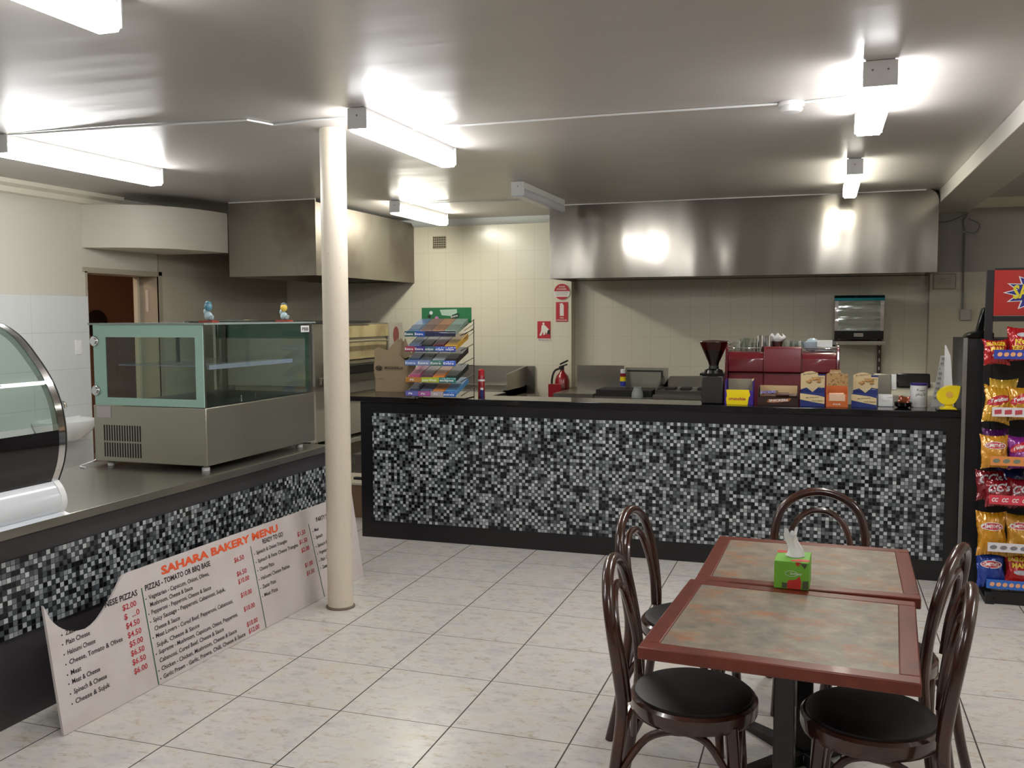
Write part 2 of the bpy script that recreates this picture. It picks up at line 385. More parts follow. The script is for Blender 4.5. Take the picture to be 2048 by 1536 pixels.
# column
cb = thing('pillar', 'round cream painted steel column standing on the tiled floor before the pass', 'pillar', (-2.60, 4.687, 0))
build('shaft', MB().lathe([(.0725, 0), (.0725, 2.7)], (-2.6, 4.687, 0), 40), M['column'], cb)
build('foot_ring', MB().lathe([(.083, 0), (.083, .006), (.074, .012)], (-2.6, 4.687, 0), 40), mat('dirty sealant', '#6b5e50', .8), cb)
cb['kind'] = 'structure'

# ================================================================== COUNTERS
lc = thing('mosaic_counter', 'low charcoal counter with a grey mosaic band, under the glass display cases', 'counter', (-3.5, 2.8, 0))
build('carcass', B(-4.0, -3.111, .3, 5.45, 0, .77), M['charcoal'], lc)
build('mosaic_band', B(-3.113, -3.104, .3, 5.45, .362, .682), mosaic_mat('left mosaic', 'y', .02286, 0, .362), lc)
solo('worktop', B(-4.05, -3.088, .3, 5.47, .772, .815), M['bench'], 'long stainless steel worktop on the low mosaic counter', 'worktop', bevel=.004)
fc = thing('service_counter', 'black framed service counter with a black grey and white mosaic front', 'counter', (-1.2, 6.4, 0))
build('carcass', B(-3.286, .815, 6.277, 6.60, 0, 1.028), mat('black stone facing', '#141316', .3, noise=(300, '#242327', .6, .7)), fc)
build('mosaic_panel', B(-3.186, .737, 6.270, 6.278, .130, .9455), mosaic_mat('front mosaic', 'x', .0233, -3.186, .130), fc)
# the top of stone, deeper at its left end where it bridges the gap
solo('countertop', MB().prism([(-3.52, 6.262), (.816, 6.262), (.816, 6.61), (-2.35, 6.61), (-2.35, 6.93), (-3.52, 6.93)], 'z', 1.03, 1.067), M['granite'],
     'polished black stone top running along the service counter and its pass', 'countertop', bevel=.003)
solo('inner_bench', MB().box(-2.2, .8, 6.62, 7.3, .86, .9).box(-2.19, -2.13, 6.65, 6.71, 0, .86).box(-2.19, -2.13, 7.2, 7.26, 0, .86).box(.7, .76, 6.65, 6.71, 0, .86).box(.7, .76, 7.2, 7.26, 0, .86).box(-2.19, .76, 6.66, 7.25, .2, .22), M['steel'],
     'stainless working bench just behind the service counter, under the coffee machine', 'bench')
sc_ = thing('side_cabinet', 'tall black cabinet with a silver edge at the right end of the service counter', 'cabinet', (1.05, 6.6, 0))
build('body', B(.822, 1.6, 6.285, 6.79, 0, 1.515), mat('black cabinet', '#19181a', .4), sc_)
build('edge_strip', MB().box(.819, .842, 6.272, 6.285, 0, 1.52), mat('dull aluminium', '#9b9a97', .35, .8), sc_)

# leaning menu board
p0 = Vector((-2.833, 2.859, 0.002)); bd = Vector((.0272, .9996, 0)); bu = Vector((-.138, .004, .99)); bu = (bu-bd*bu.dot(bd)).normalized(); bn = bd.cross(bu)
def bpnt(s, t, k=0): return p0+bd*s+bu*t+bn*k
out = [(0, 0), (-.008, .529), (.004, .5), (.017, .467), (.032, .445), (.05, .426), (.07, .41), (.095, .396), (.12, .385), (.15, .378), (.19, .374), (.222, .381), (.252, .394), (.285, .416), (.318, .441), (.345, .463), (.371, .486), (.4, .515), (.426, .536), (.46, .54), (.9, .54), (2.43, .54), (2.436, 0)]
mn = thing('menu_board', 'long white price board with a bite cut from its top, leaning by the low counter', 'sign', tuple(bpnt(1.2, 0)))
mb = MB(); a = [mb.bm.verts.new(bpnt(s, t)) for s, t in out]; b = [mb.bm.verts.new(bpnt(s, t, -.012)) for s, t in out]
mb.bm.faces.new(a); mb.bm.faces.new(b[::-1])
for i in range(len(out)): mb.bm.faces.new((a[i], b[i], b[(i+1) % len(out)], a[(i+1) % len(out)]))
bmesh.ops.triangulate(mb.bm, faces=[f for f in mb.bm.faces if len(f.verts) > 4])
build('panel', mb, M['board'], mn)
tk, tr_, to = MB(), MB(), MB()
def bt(mbx, s, t, body, h, w=None, bold=.0, shear=0): mbx.text(body, bpnt(s, t), bd, bu, h, w, bold, shear=shear)
bt(to, .658, .477, 'SAHARA BAKERY MENU', .037, .937, .04)
for s, t, e, body in ((.30, .429, .493, 'NESE PIZZAS'), (.543, .433, 1.0, 'PIZZAS - TOMATO OR BBQ BASE'), (1.442, .439, 1.634, 'READY TO GO'), (1.983, .446, 2.15, 'PARTY SIZE')):
    bt(tk, s, t, body, .025, e-s, .022)
for s, t, e, body in ((.077, .382, .128, 'Zaat'), (.074, .344, .2, 'Plain Cheese'), (.074, .303, .222, 'Haloumi Cheese'), (.076, .262, .37, 'Cheese, Tomato & Olives'), (.076, .219, .13, 'Meat'), (.076, .182, .225, 'Meat & Cheese'), (.077, .141, .255, 'Spinach & Cheese'), (.078, .1, .265, 'Cheese & Sujuk'),
    (.557, .39, .98, 'Vegetarian - Capsicum, Onion, Olives,'), (.56, .355, .85, 'Mushroom, Cheese & Sauce'), (.561, .32, .98, 'Pepperoni - Pepperoni, Cheese & Sauce'), (.565, .283, 1.083, 'Spicy Sausage - Pepperoni, Cabanossi, Sujuk,'), (.565, .243, .735, 'Cheese & Sauce'), (.567, .209, 1.128, 'Meat Lovers - Cured Beef, Pepperoni, Cabanossi,'), (.565, .168, .86, 'Sujuk, Cheese & Sauce'), (.571, .133, 1.152, 'Supreme - Mushroom, Capsicum, Onion, Pepperoni,'), (.568, .095, 1.03, 'Cabanossi, Cured Beef, Cheese & Sauce'), (.573, .056, 1.126, 'Chicken - Chicken, Mushroom, Cheese & Sauce'), (.577, .018, 1.19, 'Garlic Prawn - Garlic, Prawns, Chilli, Cheese & Sauce'),
    (1.375, .397, 1.665, 'Spinach & Onion Triangles'), (1.379, .351, 1.763, 'Spinach & Fetta Cheese Triangles'), (1.384, .305, 1.515, 'Cheese Pizza'), (1.384, .256, 1.655, 'Haloumi Cheese Pasties'), (1.387, .209, 1.51, 'Zaatar Pizza'), (1.392, .163, 1.517, 'Meat Pizza'),
    (1.95, .394, 1.998, 'Meat'), (1.955, .35, 2.03, 'Spinach'), (1.962, .299, 2.16, 'Spinach & Cheese'), (1.966, .255, 2.08, 'Vegetarian'), (1.974, .21, 2.11, 'Plain Cheese'), (1.98, .164, 2.04, 'Zaatar')):
    bt(tk, s, t, body, .020, e-s, .013)
    if body[0] in 'ZPHCMSVG' and not body.startswith(('Mushroom', 'Cheese & Sau', 'Sujuk', 'Cabanossi')):
        q = bpnt(s-.018, t+.006, .0012); r = .0035
        tk.poly([q+bd*(r*math.cos(k*PI/4))+bu*(r*math.sin(k*PI/4)) for k in range(8)])
for s, t, body in ((.395, .386, '$2.00'), (.397, .345, '$  ...0'), (.4, .304, '$4.50'), (.402, .262, '$4.50'), (.404, .221, '$5.00'), (.405, .18, '$6.50'), (.406, .14, '$6.50'), (.408, .099, '$6.00'), (1.184, .4, '$6.50'), (1.19, .327, '$6.50'), (1.193, .286, '$10.00'), (1.198, .213, '$10.00'), (1.207, .137, '$10.00'), (1.213, .055, '$10.00'), (1.22, .017, '$12.00'), (1.772, .405, '$1.50'), (1.781, .357, '$1.50'), (1.79, .307, '$2.00'), (1.804, .216, '$1.00'), (1.81, .167, '$1.50')):
    bt(tr_, s, t, body, .0245, .083 if len(body) < 6 or '.0' not in body else .093, .015)
for s0, s1 in ((.519, .544), (1.331, .1371*10), (1.895, 1.961)):
    tg = MB(); tg.poly([bpnt(s0, .452, .001), bpnt(s0+.006, .452, .001), bpnt(s1-.005+.006, .002, .001), bpnt(s1-.005, .002, .001)])
    o = build('column_line', tg, M['greenink'], mn, fixn=False); o['label'] = 'thin green column line'
o = build('item_lettering', tk, M['ink'], mn, fixn=False); o['label'] = 'black lettering of headings and pizza lines'
o = build('price_lettering', tr_, M['redink'], mn, fixn=False); o['label'] = 'red prices'
o = build('title_lettering', to, M['orangeink'], mn, fixn=False); o['label'] = 'orange title'

# ================================================================== HOODS
def hood(name, label, x0, x1, y0, y1, z0, m, rnd=0):
    t = thing(name, label, 'exhaust hood', ((x0+x1)/2, (y0+y1)/2, z0))
    th = .012; mb = MB()
    if rnd:   # front face with a rounded upper right corner
        pts = [(x0, z0), (x1, z0), (x1, CZ-rnd)]+[(x1-rnd+rnd*math.cos(a), CZ-rnd+rnd*math.sin(a)) for a in (.4, .8, 1.2)]+[(x1-rnd, CZ-.001), (x0, CZ-.001)]
        mb.prism(pts, 'y', y0, y0+th)
    else: mb.box(x0, x1, y0, y0+th, z0, CZ-.001)
    build('front_panel', mb, m, t)
    build('side_panel', B(x0, x0+th, y0+th, y1, z0, CZ-.001), m, t); build('side_panel', B(x1-th, x1, y0+th, y1, z0, CZ-.03-rnd*.5), m, t)
    build('drip_lip', B(x0+th, x1-th, y0+th, y0+.06, z0+.006, z0+.012), M['darksteel'], t); build('drip_lip', B(x0+th, x1-th, y1-.06, y1-.001, z0+.006, z0+.012), M['darksteel'], t)
    mb = MB(); k = max(1, int((x1-x0)/.5)); yc = (y0+y1)/2
    for i in range(k):
        a = x0+.05+(x1-x0-.1)*i/k; b_ = x0+.05+(x1-x0-.1)*(i+1)/k-.01
        mb.prism([(y0+.07, z0+.05), (yc, z0+.3), (yc, z0+.33), (y0+.07, z0+.08)], 'x', a, b_)
        mb.prism([(y1-.07, z0+.05), (yc, z0+.3), (yc, z0+.33), (y1-.07, z0+.08)], 'x', a, b_)
    build('sealant_line', B(x0+.01, x1-rnd*1.1, y0-.004, y0, CZ-.009, CZ-.001), M['white'], t)
    build('grease_filter', mb, M['darksteel'], t)
    return t
hw = mat('wavy polished hood steel', '#9b968e', .17, 1, bump=((1.9, 1.9, .6), .42, .05))
hood('cooking_hood', 'long polished stainless exhaust hood above the right cooking area', -2.45, .895, 8.52, YB-.002, 2.015, hw, .09)
hood('oven_hood', 'dull stainless exhaust hood above the pizza oven on the left', -5.135, -4.24, 7.312, YB-.002, 2.03, mat('tarnished hood steel', '#8b857a', .42, .85, bump=((1.5, 1.5, 1.2), .3, .03), noise=(1.2, '#6f665b', .5, .65)))

# ================================================================== CEILING LIGHTS
lampm = mat('lit diffuser', '#fbfafa', .4, emit=LAMP); lampw = mat('lit warm diffuser', '#fbf8e8', .4, emit=LAMP*1.1)
unlit = mat('unlit diffuser', '#c3c3cd', .25)
def batten(x, y0, y1, label, m=lampm, wd=.10, zb=2.582, screws=1):
    t = thing('fluorescent_light', label, 'ceiling light', (x, (y0+y1)/2, zb), 0, 'tube lights on the ceiling')
    build('housing', B(x-wd/2+.008, x+wd/2-.008, y0+.002, y1-.002, 2.645, CZ-.002), M['white'], t)
    for a, b in ((y0, y0+.006), (y1-.006, y1)): build('end_cap', B(x-wd/2-.002, x+wd/2+.002, a, b, zb+.012, CZ-.004), M['white'], t)
    build('diffuser', MB().prism([(x-wd/2+.012, zb), (x+wd/2-.012, zb), (x+wd/2, zb+.018), (x+wd/2, 2.645), (x-wd/2, 2.645), (x-wd/2, zb+.018)], 'y', y0+.006, y1-.006), m, t)
    s = MB()
    for q in ([0] if screws == 1 else [-.03, .03]): s.lathe([(.0045, y0-.002), (.0045, y0+.001)], (x+q, 0, 2.66), 10, 'y')
    build('screw', s, M['papergrey'], t)
    return t
batten(-2.215, 4.24, 5.44, 'lit tube light on the ceiling beside the top of the round column')
batten(-2.215, 1.34, 2.54, 'lit tube light nearest the camera, cut off at the top left corner')
batten(-4.44, 4.18, 5.50, 'lit tube light over the glass display case at far left', wd=.11)
batten(-3.66, 7.70, 8.84, 'small lit tube light behind the column near the back wall', lampw)
batten(-2.25, 6.93, 8.13, 'unlit tube light left of the cooking hood', unlit)
batten(.205, 4.17, 5.22, 'wide lit tube light with two screws in its end, over the table', wd=.13, screws=2)
batten(.185, 6.69, 7.92, 'lit tube light just in front of the cooking hood', mat('lit dim diffuser', '#fbf8e8', .4, emit=LAMP*.6))
batten(.2, -.2, 1.1, 'tube light behind the viewer over the front of the room', wd=.13)
batten(2.1, 2.6, 3.8, 'added unseen fill light right of the ceiling beam, brightening that side')  # added lamp outside the frame; lifts the beam underside and right back wall
batten(-4.4, .8, 2.0, 'tube light over the front of the low counter, out of view')
sd = thing('smoke_detector', 'round white detector on the ceiling beside the wide tube light', 'smoke detector', (-.165, 4.85, 2.66))
build('base', MB().lathe([(.062, 2.699), (.062, 2.683), (.058, 2.68)], (-.165, 4.85, 0), 28), M['whiteplastic'], sd)
build('cover', MB().lathe([(.05, 2.68), (.055, 2.665), (.045, 2.652), (.0, 2.650)], (-.165, 4.85, 0), 28), M['whiteplastic'], sd)
def cable(label, pts, r=.006, m='white'):
    mb = MB().tube(pts, r, 8, sub=1); return solo('ceiling_cable', mb, M[m], label, 'cable', 'cable ducts on the ceiling')
cz = CZ-.007
cable('thin white cable duct running from the smoke detector to the column light', [(-.23, 4.83, cz), (-1.0, 4.80, cz), (-2.16, 4.80, cz)])
cable('short white cable duct between the detector and the wide tube light', [(-.1, 4.83, cz), (.13, 4.78, cz)])
cable('thin sagging cable duct running left from the column to the far left light', [(-2.27, 4.42, cz), (-2.55, 4.40, cz), (-2.70, 4.43, cz), (-2.82, 4.44, cz), (-2.88, 4.29, cz), (-3.6, 4.22, cz), (-4.38, 4.19, cz)])
cable('thin cable duct between the small lit light and the unlit light', [(-3.6, 7.9, cz), (-2.95, 7.92, cz), (-2.78, 8.0, cz), (-2.31, 8.0, cz)], .005)

# ================================================================== GLASS SHOWCASE on the worktop
x0, x1, y0, y1 = -3.94, -3.182, 4.284, 5.43; zt = .815
s = thing('glass_showcase', 'square refrigerated showcase with a mint bordered glass front and steel base', 'display case', (-3.56, 4.85, zt))
bd_ = build('base', B(x0, x1, y0, y1, .846, 1.166), M['steel2'], s, .004)
v = MB()
for r0, r1 in ((.965, 1.055), (.873, .955)):
    for i in range(15): v.box(-3.872+i*.0176, -3.872+i*.0176+.008, y0-.0015, y0, r0, r1)
o = build('vent_slots', v, M['blackmatte'], s); o['kind'] = 'stuff'
for px, py in ((x0+.07, y0+.05), (x1-.04, y0+.04), (x1-.04, y1-.13), (x0+.07, y1-.1)):
    build('foot', MB().lathe([(.022, zt+.001), (.022, zt+.02), (.012, zt+.022), (.012, .846)], (px, py, 0), 16), M['whiteplastic'], s)
gt = 1.622
build('top_glass', B(x0-.01, x1+.012, y0-.012, y1+.015, gt, gt+.010), mat('dark edged top sheet', '#87958f', .12), s)
# front door: mint border around a clear pane
m = MB(); yb0, yb1 = y0-.006, y0
for a in ((x0+.02, x0+.105, 1.170, gt), (x1-.055, x1-.004, 1.170, gt), (x0+.105, x1-.055, 1.553, gt), (x0+.105, x1-.055, 1.170, 1.213)): m.box(a[0], a[1], yb0, yb1, a[2], a[3])
build('door_border', m, M['mint'], s)
build('door_pane', B(x0+.105, x1-.055, y0-.004, y0-.001, 1.213, 1.553), M['greenglass'], s)
build('side_pane', B(x1-.006, x1-.001, y0+.015, y1-.04, 1.170, gt-.001), M['glass'], s)
build('back_pane', B(x0+.03, x1-.03, y1-.012, y1-.006, 1.170, gt-.001), M['greenglass'], s)
build('back_border', MB().box(x0+.03, x1-.01, y1-.006, y1, 1.52, gt-.001).box(x1-.06, x1-.01, y1-.006, y1, 1.17, 1.52), M['mint'], s)
build('left_pane', B(x0+.004, x0+.009, y0+.01, y1-.04, 1.170, gt-.001), M['greenglass'], s)
for px, py in ((x1-.028, y0+.002), (x1-.022, y1-.03), (x0+.005, y1-.03)): build('post', B(px, px+.02, py, py+.02, 1.168, gt), M['steel'], s)
build('inner_rail', MB().box(x0+.06, x0+.1, y1-.02, y1-.012, 1.17, gt-.002).box(-3.6, -3.585, y0+.3, y0+.315, 1.40, gt-.002), M['darksteel'], s)
build('shelf', MB().box(x0+.08, x1-.07, y0+.12, y1-.16, 1.386, 1.392).box(x1-.075, x1-.06, y0+.12, y1-.16, 1.37, 1.396), mat('pale shelf glass', '#8f96a6', .1), s)
build('well_tray', MB().box(x0+.03, x1-.02, y0+.03, y1-.05, 1.167, 1.172), mat('dark well', '#26282a', .3), s)
build('tap', MB().tube([(x1-.06, 4.7, 1.172), (x1-.06, 4.7, 1.205)], .005).tube([(x1-.06, 4.85, 1.172), (x1-.06, 4.85, 1.205)], .005), M['chrome'], s)
for kz in (1.53, 1.25):
    build('round_hinge', MB().lathe([(.026, y0-.018), (.03, y0-.012), (.03, y0-.006)], (x0+.032, 0, kz), 24, 'y').lathe([(.018, y0-.024), (.018, y0-.018)], (x0+.032, 0, kz), 20, 'y'), M['chrome'], s)
build('rating_plate', B(-3.918, -3.818, y0-.0025, y0-.0005, 1.098, 1.16), mat('pale label', '#b9b4b2', .6), s)
lab = build('corner_sticker', B(x1-.0008, x1+.0012, y1-.15, y1-.05, 1.565, 1.607), M['paper'], s)
build('sticker_lettering', MB().text('PBB', (x1+.0012, y1-.14, 1.574), Y_, Z_, .022, .078, .02), M['ink'], lab, fixn=False)
build('power_cord', MB().tube([(x0, y0+.1, .9), (x0-.04, y0+.04, .84), (x0-.05, y0-.06, .822), (x0+.02, y0-.10, .822)], .004), M['whiteplastic'], s)
def figure(x, y, z, head, label, hat):
    t = thing('figurine', label, 'figurine', (x, y, z))
    build('stand', MB().box(x-.045, x+.045, y-.03, y+.03, z, z+.012), mat('red stand', '#8c3a2c', .4), t)
    build('body', MB().ball((x, y, z+.035), .024, (1, .9, 1.1)).ball((x-.012, y, z+.06), .018, (1, .9, 1.2)).tube([(x+.01, y, z+.03), (x+.028, y-.01, z+.022), (x+.034, y-.012, z+.04)], .01), mat('pale blue figure', '#9fb3b8', .4), t)
    build('head', MB().ball((x+.002, y-.004, z+.088), .022, (1, 1, 1.15)), M[head] if head in MATS or head in M else mat(head, head, .4), t)
    build('cap', MB().lathe([(.02, z+.1), (.018, z+.112), (.006, z+.122)], (x, y, 0), 14), mat(hat, hat, .5), t)
mat('figure blue', '#4f7f92', .4); M['fblue'] = MATS['figure blue']; mat('figure yellow', '#d8b64a', .4); M['fyellow'] = MATS['figure yellow']
figure(-3.285, 4.47, gt+.0105, 'fblue', 'small blue-headed figurine standing on top of the glass showcase', '#3f6a78')
figure(-3.235, 5.17, gt+.0105, 'fyellow', 'small yellow-headed figurine at the far end of the showcase top', '#5b6a6c')
for i, (dx, z0, lb) in enumerate(((0, .013, 'thin curved rod lying behind both figurines on the showcase'), (.035, .006, 'thin dark straight rod lying on the showcase top beside the curved rod'))):
    solo('rod', MB().tube([(-3.40+dx, 4.40, gt+.0105+.004), (-3.38+dx, 4.85, gt+.0105+z0), (-3.36+dx, 5.30, gt+.0105+.004)], .004), M['chrome' if i == 0 else 'darksteel'], lb, 'rod')

# ================================================================== CURVED GLASS CASE (nearer, cut by the left frame edge)
cc = thing('curved_display_case', 'large white cold display case with curved front glass and chrome end frame', 'display case', (-3.5, 2.2, zt))
Y0, Y1 = .95, 3.135
arc = [(-3.085, .970), (-3.048, 1.059), (-3.034, 1.167), (-3.052, 1.294), (-3.098, 1.399), (-3.169, 1.494), (-3.259, 1.585), (-3.366, 1.640), (-3.52, 1.672), (-3.70, 1.68), (-3.9, 1.68)]
arc = smooth(arc)
bp = [(-3.95, zt+.012), (-3.10, zt+.012), (-3.06, .84), (-3.042, .875), (-3.045, .91), (-3.062, .945), (-3.085, .97), (-3.95, .97)]
build('base', MB().prism(smooth(bp[:7], 3)+[bp[7]], 'y', Y0, Y1-.03), mat('white gloss case enamel', '#d3d7dc', .15, coat=.4), cc)
build('base_end_cap', MB().prism(smooth([(a*1.0+.003*(a > -3.5), b+.002*(b > .9)) for a, b in bp[:7]], 3)+[(-3.95, .972)], 'y', Y1-.03, Y1), M['white'], cc)
build('foot', MB().box(-3.9, -3.85, 1.1, 1.15, zt, zt+.012).box(-3.9, -3.85, 3.0, 3.05, zt, zt+.012).box(-3.2, -3.15, 1.1, 1.15, zt, zt+.012).box(-3.2, -3.15, 3.0, 3.05, zt, zt+.012), M['rubber'], cc)
def strip(pts, ya, yb, th, flip=1):
    mb = MB(); P = [Vector((a, 0, b)) for a, b in pts]; nrm = []
    for i in range(len(P)):
        t = (P[min(i+1, len(P)-1)]-P[max(i-1, 0)]).normalized(); nrm.append(Vector((-t.z, 0, t.x)))
    for k, (y_, w_) in enumerate(((ya, 0), (yb, 0))): pass
    def row(off, y_): return [Vector((p.x+q.x*off, y_, p.z+q.z*off)) for p, q in zip(P, nrm)]
    for A_, B_ in ((row(0, ya), row(0, yb)), (row(th, ya), row(th, yb)), (row(0, ya), row(th, ya)), (row(0, yb), row(th, yb))):
        a = [mb.bm.verts.new(v) for v in A_]; b = [mb.bm.verts.new(v) for v in B_]
        for i in range(len(P)-1): mb.bm.faces.new((a[i], a[i+1], b[i+1], b[i]))
    return mb
low = [p for p in arc if p[1] <= 1.205 and p[0] > -3.2]; high = [p for p in arc if p[1] >= 1.195]
build('lower_black_glass', strip(low, Y0, Y1-.036, .006), mat('black painted glass', '#171415', .08), cc)
build('curved_glass', strip(high, Y0, Y1-.036, .005), M['greenglass'], cc)
build('end_frame', strip(arc, Y1-.036, Y1, .03), M['chrome'], cc)
build('frame_gasket', strip([(a+.0015, b) for a, b in arc], Y1, Y1+.006, .02), M['rubber'], cc)
eg = MB(); q_ = [Vector((-3.5+(a+3.5)*.95, Y1-.03, .98+(b-.98)*.955)) for a, b in arc if b > .99]+[Vector((-3.92, Y1-.03, 1.64)), Vector((-3.92, Y1-.03, .98)), Vector((-3.12, Y1-.03, .98))]
eg.poly(q_); bmesh.ops.triangulate(eg.bm, faces=eg.bm.faces)
build('end_glass', eg, M['greenglass'], cc)
build('back_panel', B(-3.95, -3.93, Y0, Y1-.03, .97, 1.66), M['greenglass'], cc)
build('roof', B(-3.95, -3.72, Y0, Y1-.03, 1.66, 1.685), M['steel'], cc)
build('inner_deck', B(-3.92, -3.12, Y0+.02, Y1-.06, 1.05, 1.07), mat('inner deck cream', '#b6b39b', .4), cc)
build('glass_shelf', B(-3.88, -3.45, Y0+.1, Y1-.14, 1.335, 1.36), mat('grey shelf edge', '#5f6a68', .3), cc)

# ================================================================== BASIN and switch on the white tiled wall
bs = thing('wash_basin', 'small white wash basin on the white tiled wall behind the curved case', 'basin', (-5.68, 6.02, .72))
def bas(u, v):
    a = PI*(u-.5); r = [0, .05, .11, .15, .17, .175, .165, .14, .10, .0]; hz = [.66, .665, .70, .76, .82, .845, .848, .81, .77, .75]
    k = v*9; i = min(int(k), 8); f = k-i; R = (r[i]*(1-f)+r[i+1]*f)*1.28; h = hz[i]*(1-f)+hz[i+1]*f
    return Vector((XL+.02+R*math.cos(a)*1.5, 5.94+R*math.sin(a)*1.15, h))
build('bowl', MB().sheet(bas, 24, 18), M['ceramic'], bs)
build('deck', B(XL+.012, XL+.05, 5.72, 6.16, .80, .86), M['ceramic'], bs, .006)
build('tap', MB().tube([(XL+.04, 5.9, .86), (XL+.05, 5.9, .98), (XL+.13, 5.9, .99), (XL+.15, 5.9, .95)], .012).lathe([(.018, .98), (.02, 1.02), (.008, 1.03)], (XL+.05, 5.9, 0), 12), M['steel'], bs)
sw = thing('light_switch', 'white double wall switch on the white tiling by the doorway', 'switch', (XL+.012, 6.20, 1.40))
build('plate', B(XL+.012, XL+.02, 6.165, 6.235, 1.36, 1.48), M['whiteplastic'], sw, .003)
build('rocker', MB().box(XL+.02, XL+.024, 6.18, 6.197, 1.40, 1.44).box(XL+.02, XL+.024, 6.203, 6.22, 1.40, 1.44), M['whiteplastic'], sw)

# ================================================================== TABLES
lam = NT('mottled laminate')
c1 = lam.noise(lam.vec(lam.math('MULTIPLY', lam.x, .9), lam.y), 13, 6, .65); c2 = lam.noise(lam.vec(lam.math('MULTIPLY', lam.x, .6), lam.y, 5), 11, 5, .7); c3 = lam.noise(lam.vec(lam.x, lam.y, 9), 5, 3, .5)
base = lam.ramp(c1, [(.33, '#645f56'), (.5, '#7d7366'), (.66, '#92856f')])
base = lam.mix(lam.ramp(c2, [(.52, '#000000'), (.68, '#ffffff')]), base, '#94603e')
base = lam.mix(lam.ramp(c3, [(.60, '#000000'), (.75, '#8a8a8a')]), base, '#5f6b62')
lam.color(base); lam.rough(.42); lam.b.inputs['Specular IOR Level'].default_value = .35
def table(x, y, rz, w_, d_, label, h=.75):
    t = thing('cafe_table', label, 'table', (x, y, 0), rz, 'square pedestal tables pushed together'); a, b = w_/2, d_/2; L = dict(world=False)
    k = .052
    build('table_edge', MB().box(-a, a, -b, -b+k, h-.036, h).box(-a, a, b-k, b, h-.036, h).box(-a, -a+k, -b+k, b-k, h-.036, h).box(a-k, a, -b+k, b-k, h-.036, h), M['cherry'], t, .004, **L)
    build('tabletop', B(-a+k, a-k, -b+k, b-k, h-.034, h-.0015), lam.m, t, **L)
    build('post', MB().box(-.03, .03, -.03, .03, .04, h-.05), M['black'], t, .004, **L)
    build('mounting_plate', B(-.15, .15, -.15, .15, h-.05, h-.036), M['blackmatte'], t, **L)
    for i in range(4):
        q = PI/4+i*PI/2; c_, s_ = math.cos(q), math.sin(q); mb = MB()
        P = lambda r, tt, z: (c_*r-s_*tt, s_*r+c_*tt, z)
        vv = [mb.bm.verts.new(P(*p)) for p in ((.03, -.03, .0), (.34, -.024, 0), (.34, .024, 0), (.03, .03, 0), (.03, -.03, .05), (.34, -.024, .022), (.34, .024, .022), (.03, .03, .05))]
        for f in ((0, 3, 2, 1), (4, 5, 6, 7), (0, 1, 5, 4), (1, 2, 6, 5), (2, 3, 7, 6), (3, 0, 4, 7)): mb.bm.faces.new([vv[j] for j in f])
        build('foot_arm', mb, M['blackmatte'], t, .003, **L)
    return t
table(-.085, 2.835, math.radians(-3.8), .72, .72, 'square cafe table nearest the camera, red timber edge and mottled top')
table(-.035, 3.548, math.radians(-1.3), .722, .672, 'square cafe table behind the nearest one, tissue box on its near edge', .751)

# tissue box
tb = thing('tissue_box', 'green cube tissue box with red flower print standing between the two tables', 'tissue box', (-.08, 3.242, .7515), math.radians(-2))
L = dict(world=False); a = .056; hb = .093
tm = mat('light green card', '#6aa733', .5)
bx = build('carton', B(-a, a, -a, .093, 0, hb), tm, tb, .002, **L)
rp = mat('red print', '#b32c26', .5); dp = mat('dark leaf print', '#4b5238', .5); P3 = [(-.012, .002), (.03, .002), (.032, .025), (.026, .046), (.014, .034), (.004, .032), (-.01, .03), (-.014, .018)]
build('red_flower_print', MB().poly([(p, -a-.001, q) for p, q in P3]).poly([(.012, -a-.001, hb), (.03, -a-.001, hb), (.022, -a-.001, hb-.014), (.014, -a-.001, hb-.01)]), rp, bx, **L)
build('red_flower_print', MB().poly([(-.055, .055, hb+.001), (-.012, .06, hb+.001), (-.004, .09, hb+.001), (-.055, .09, hb+.001)]), rp, bx, **L)
build('red_flower_print', MB().poly([(-.0, -a+.004, hb+.001), (.055, -a+.012, hb+.001), (.055, -a*.35, hb+.001), (.02, -a*.3, hb+.001), (-.005, -a*.7, hb+.001)]), rp, bx, **L)
for pts in ([(-.03, .004), (-.013, .004), (-.013, .02), (-.03, .022)], [(.034, .004), (.054, .004), (.054, .032), (.036, .03)], [(.028, hb-.004), (.05, hb-.004), (.042, hb-.022)]): build('dark_leaf_print', MB().poly([(p, -a-.001, q) for p, q in pts]), dp, bx, **L)
build('lettering', MB().text('Sorbent', (-.004, -a-.0005, .05), X_, Z_, .008, .036, .01), M['paper'], bx, fixn=False, **L)
ov = MB().tube([(.0+.02*math.cos(q), -a-.001, .053+.009*math.sin(q)) for q in [2*PI*i/20 for i in range(20)]], .0006, 4, closed=True, sub=1)
build('oval_line', ov, M['paper'], bx, **L)
def tis(u, v):
    q = 2*PI*u; r = (.018*(1-v)**2+.012+.009*v*v)*(1+.22*math.sin(5*q+1)*v+.15*math.sin(3*q+4*v))
    return Vector((r*math.cos(q)+.006-.018*v+.004*math.sin(7*v), r*.6*math.sin(q)+.02, hb+.001+v*(.082+.012*math.sin(2*q+.6)+.008*math.sin(5*q))))
build('tissue', MB().sheet(tis, 30, 12), M['paper'], tb, **L)
build('slot', MB().lathe([(.026, hb+.0006), (.0, hb+.0006)], (0.006, .02, 0), 20), mat('grey film', '#6a6a6e', .4), bx, **L)

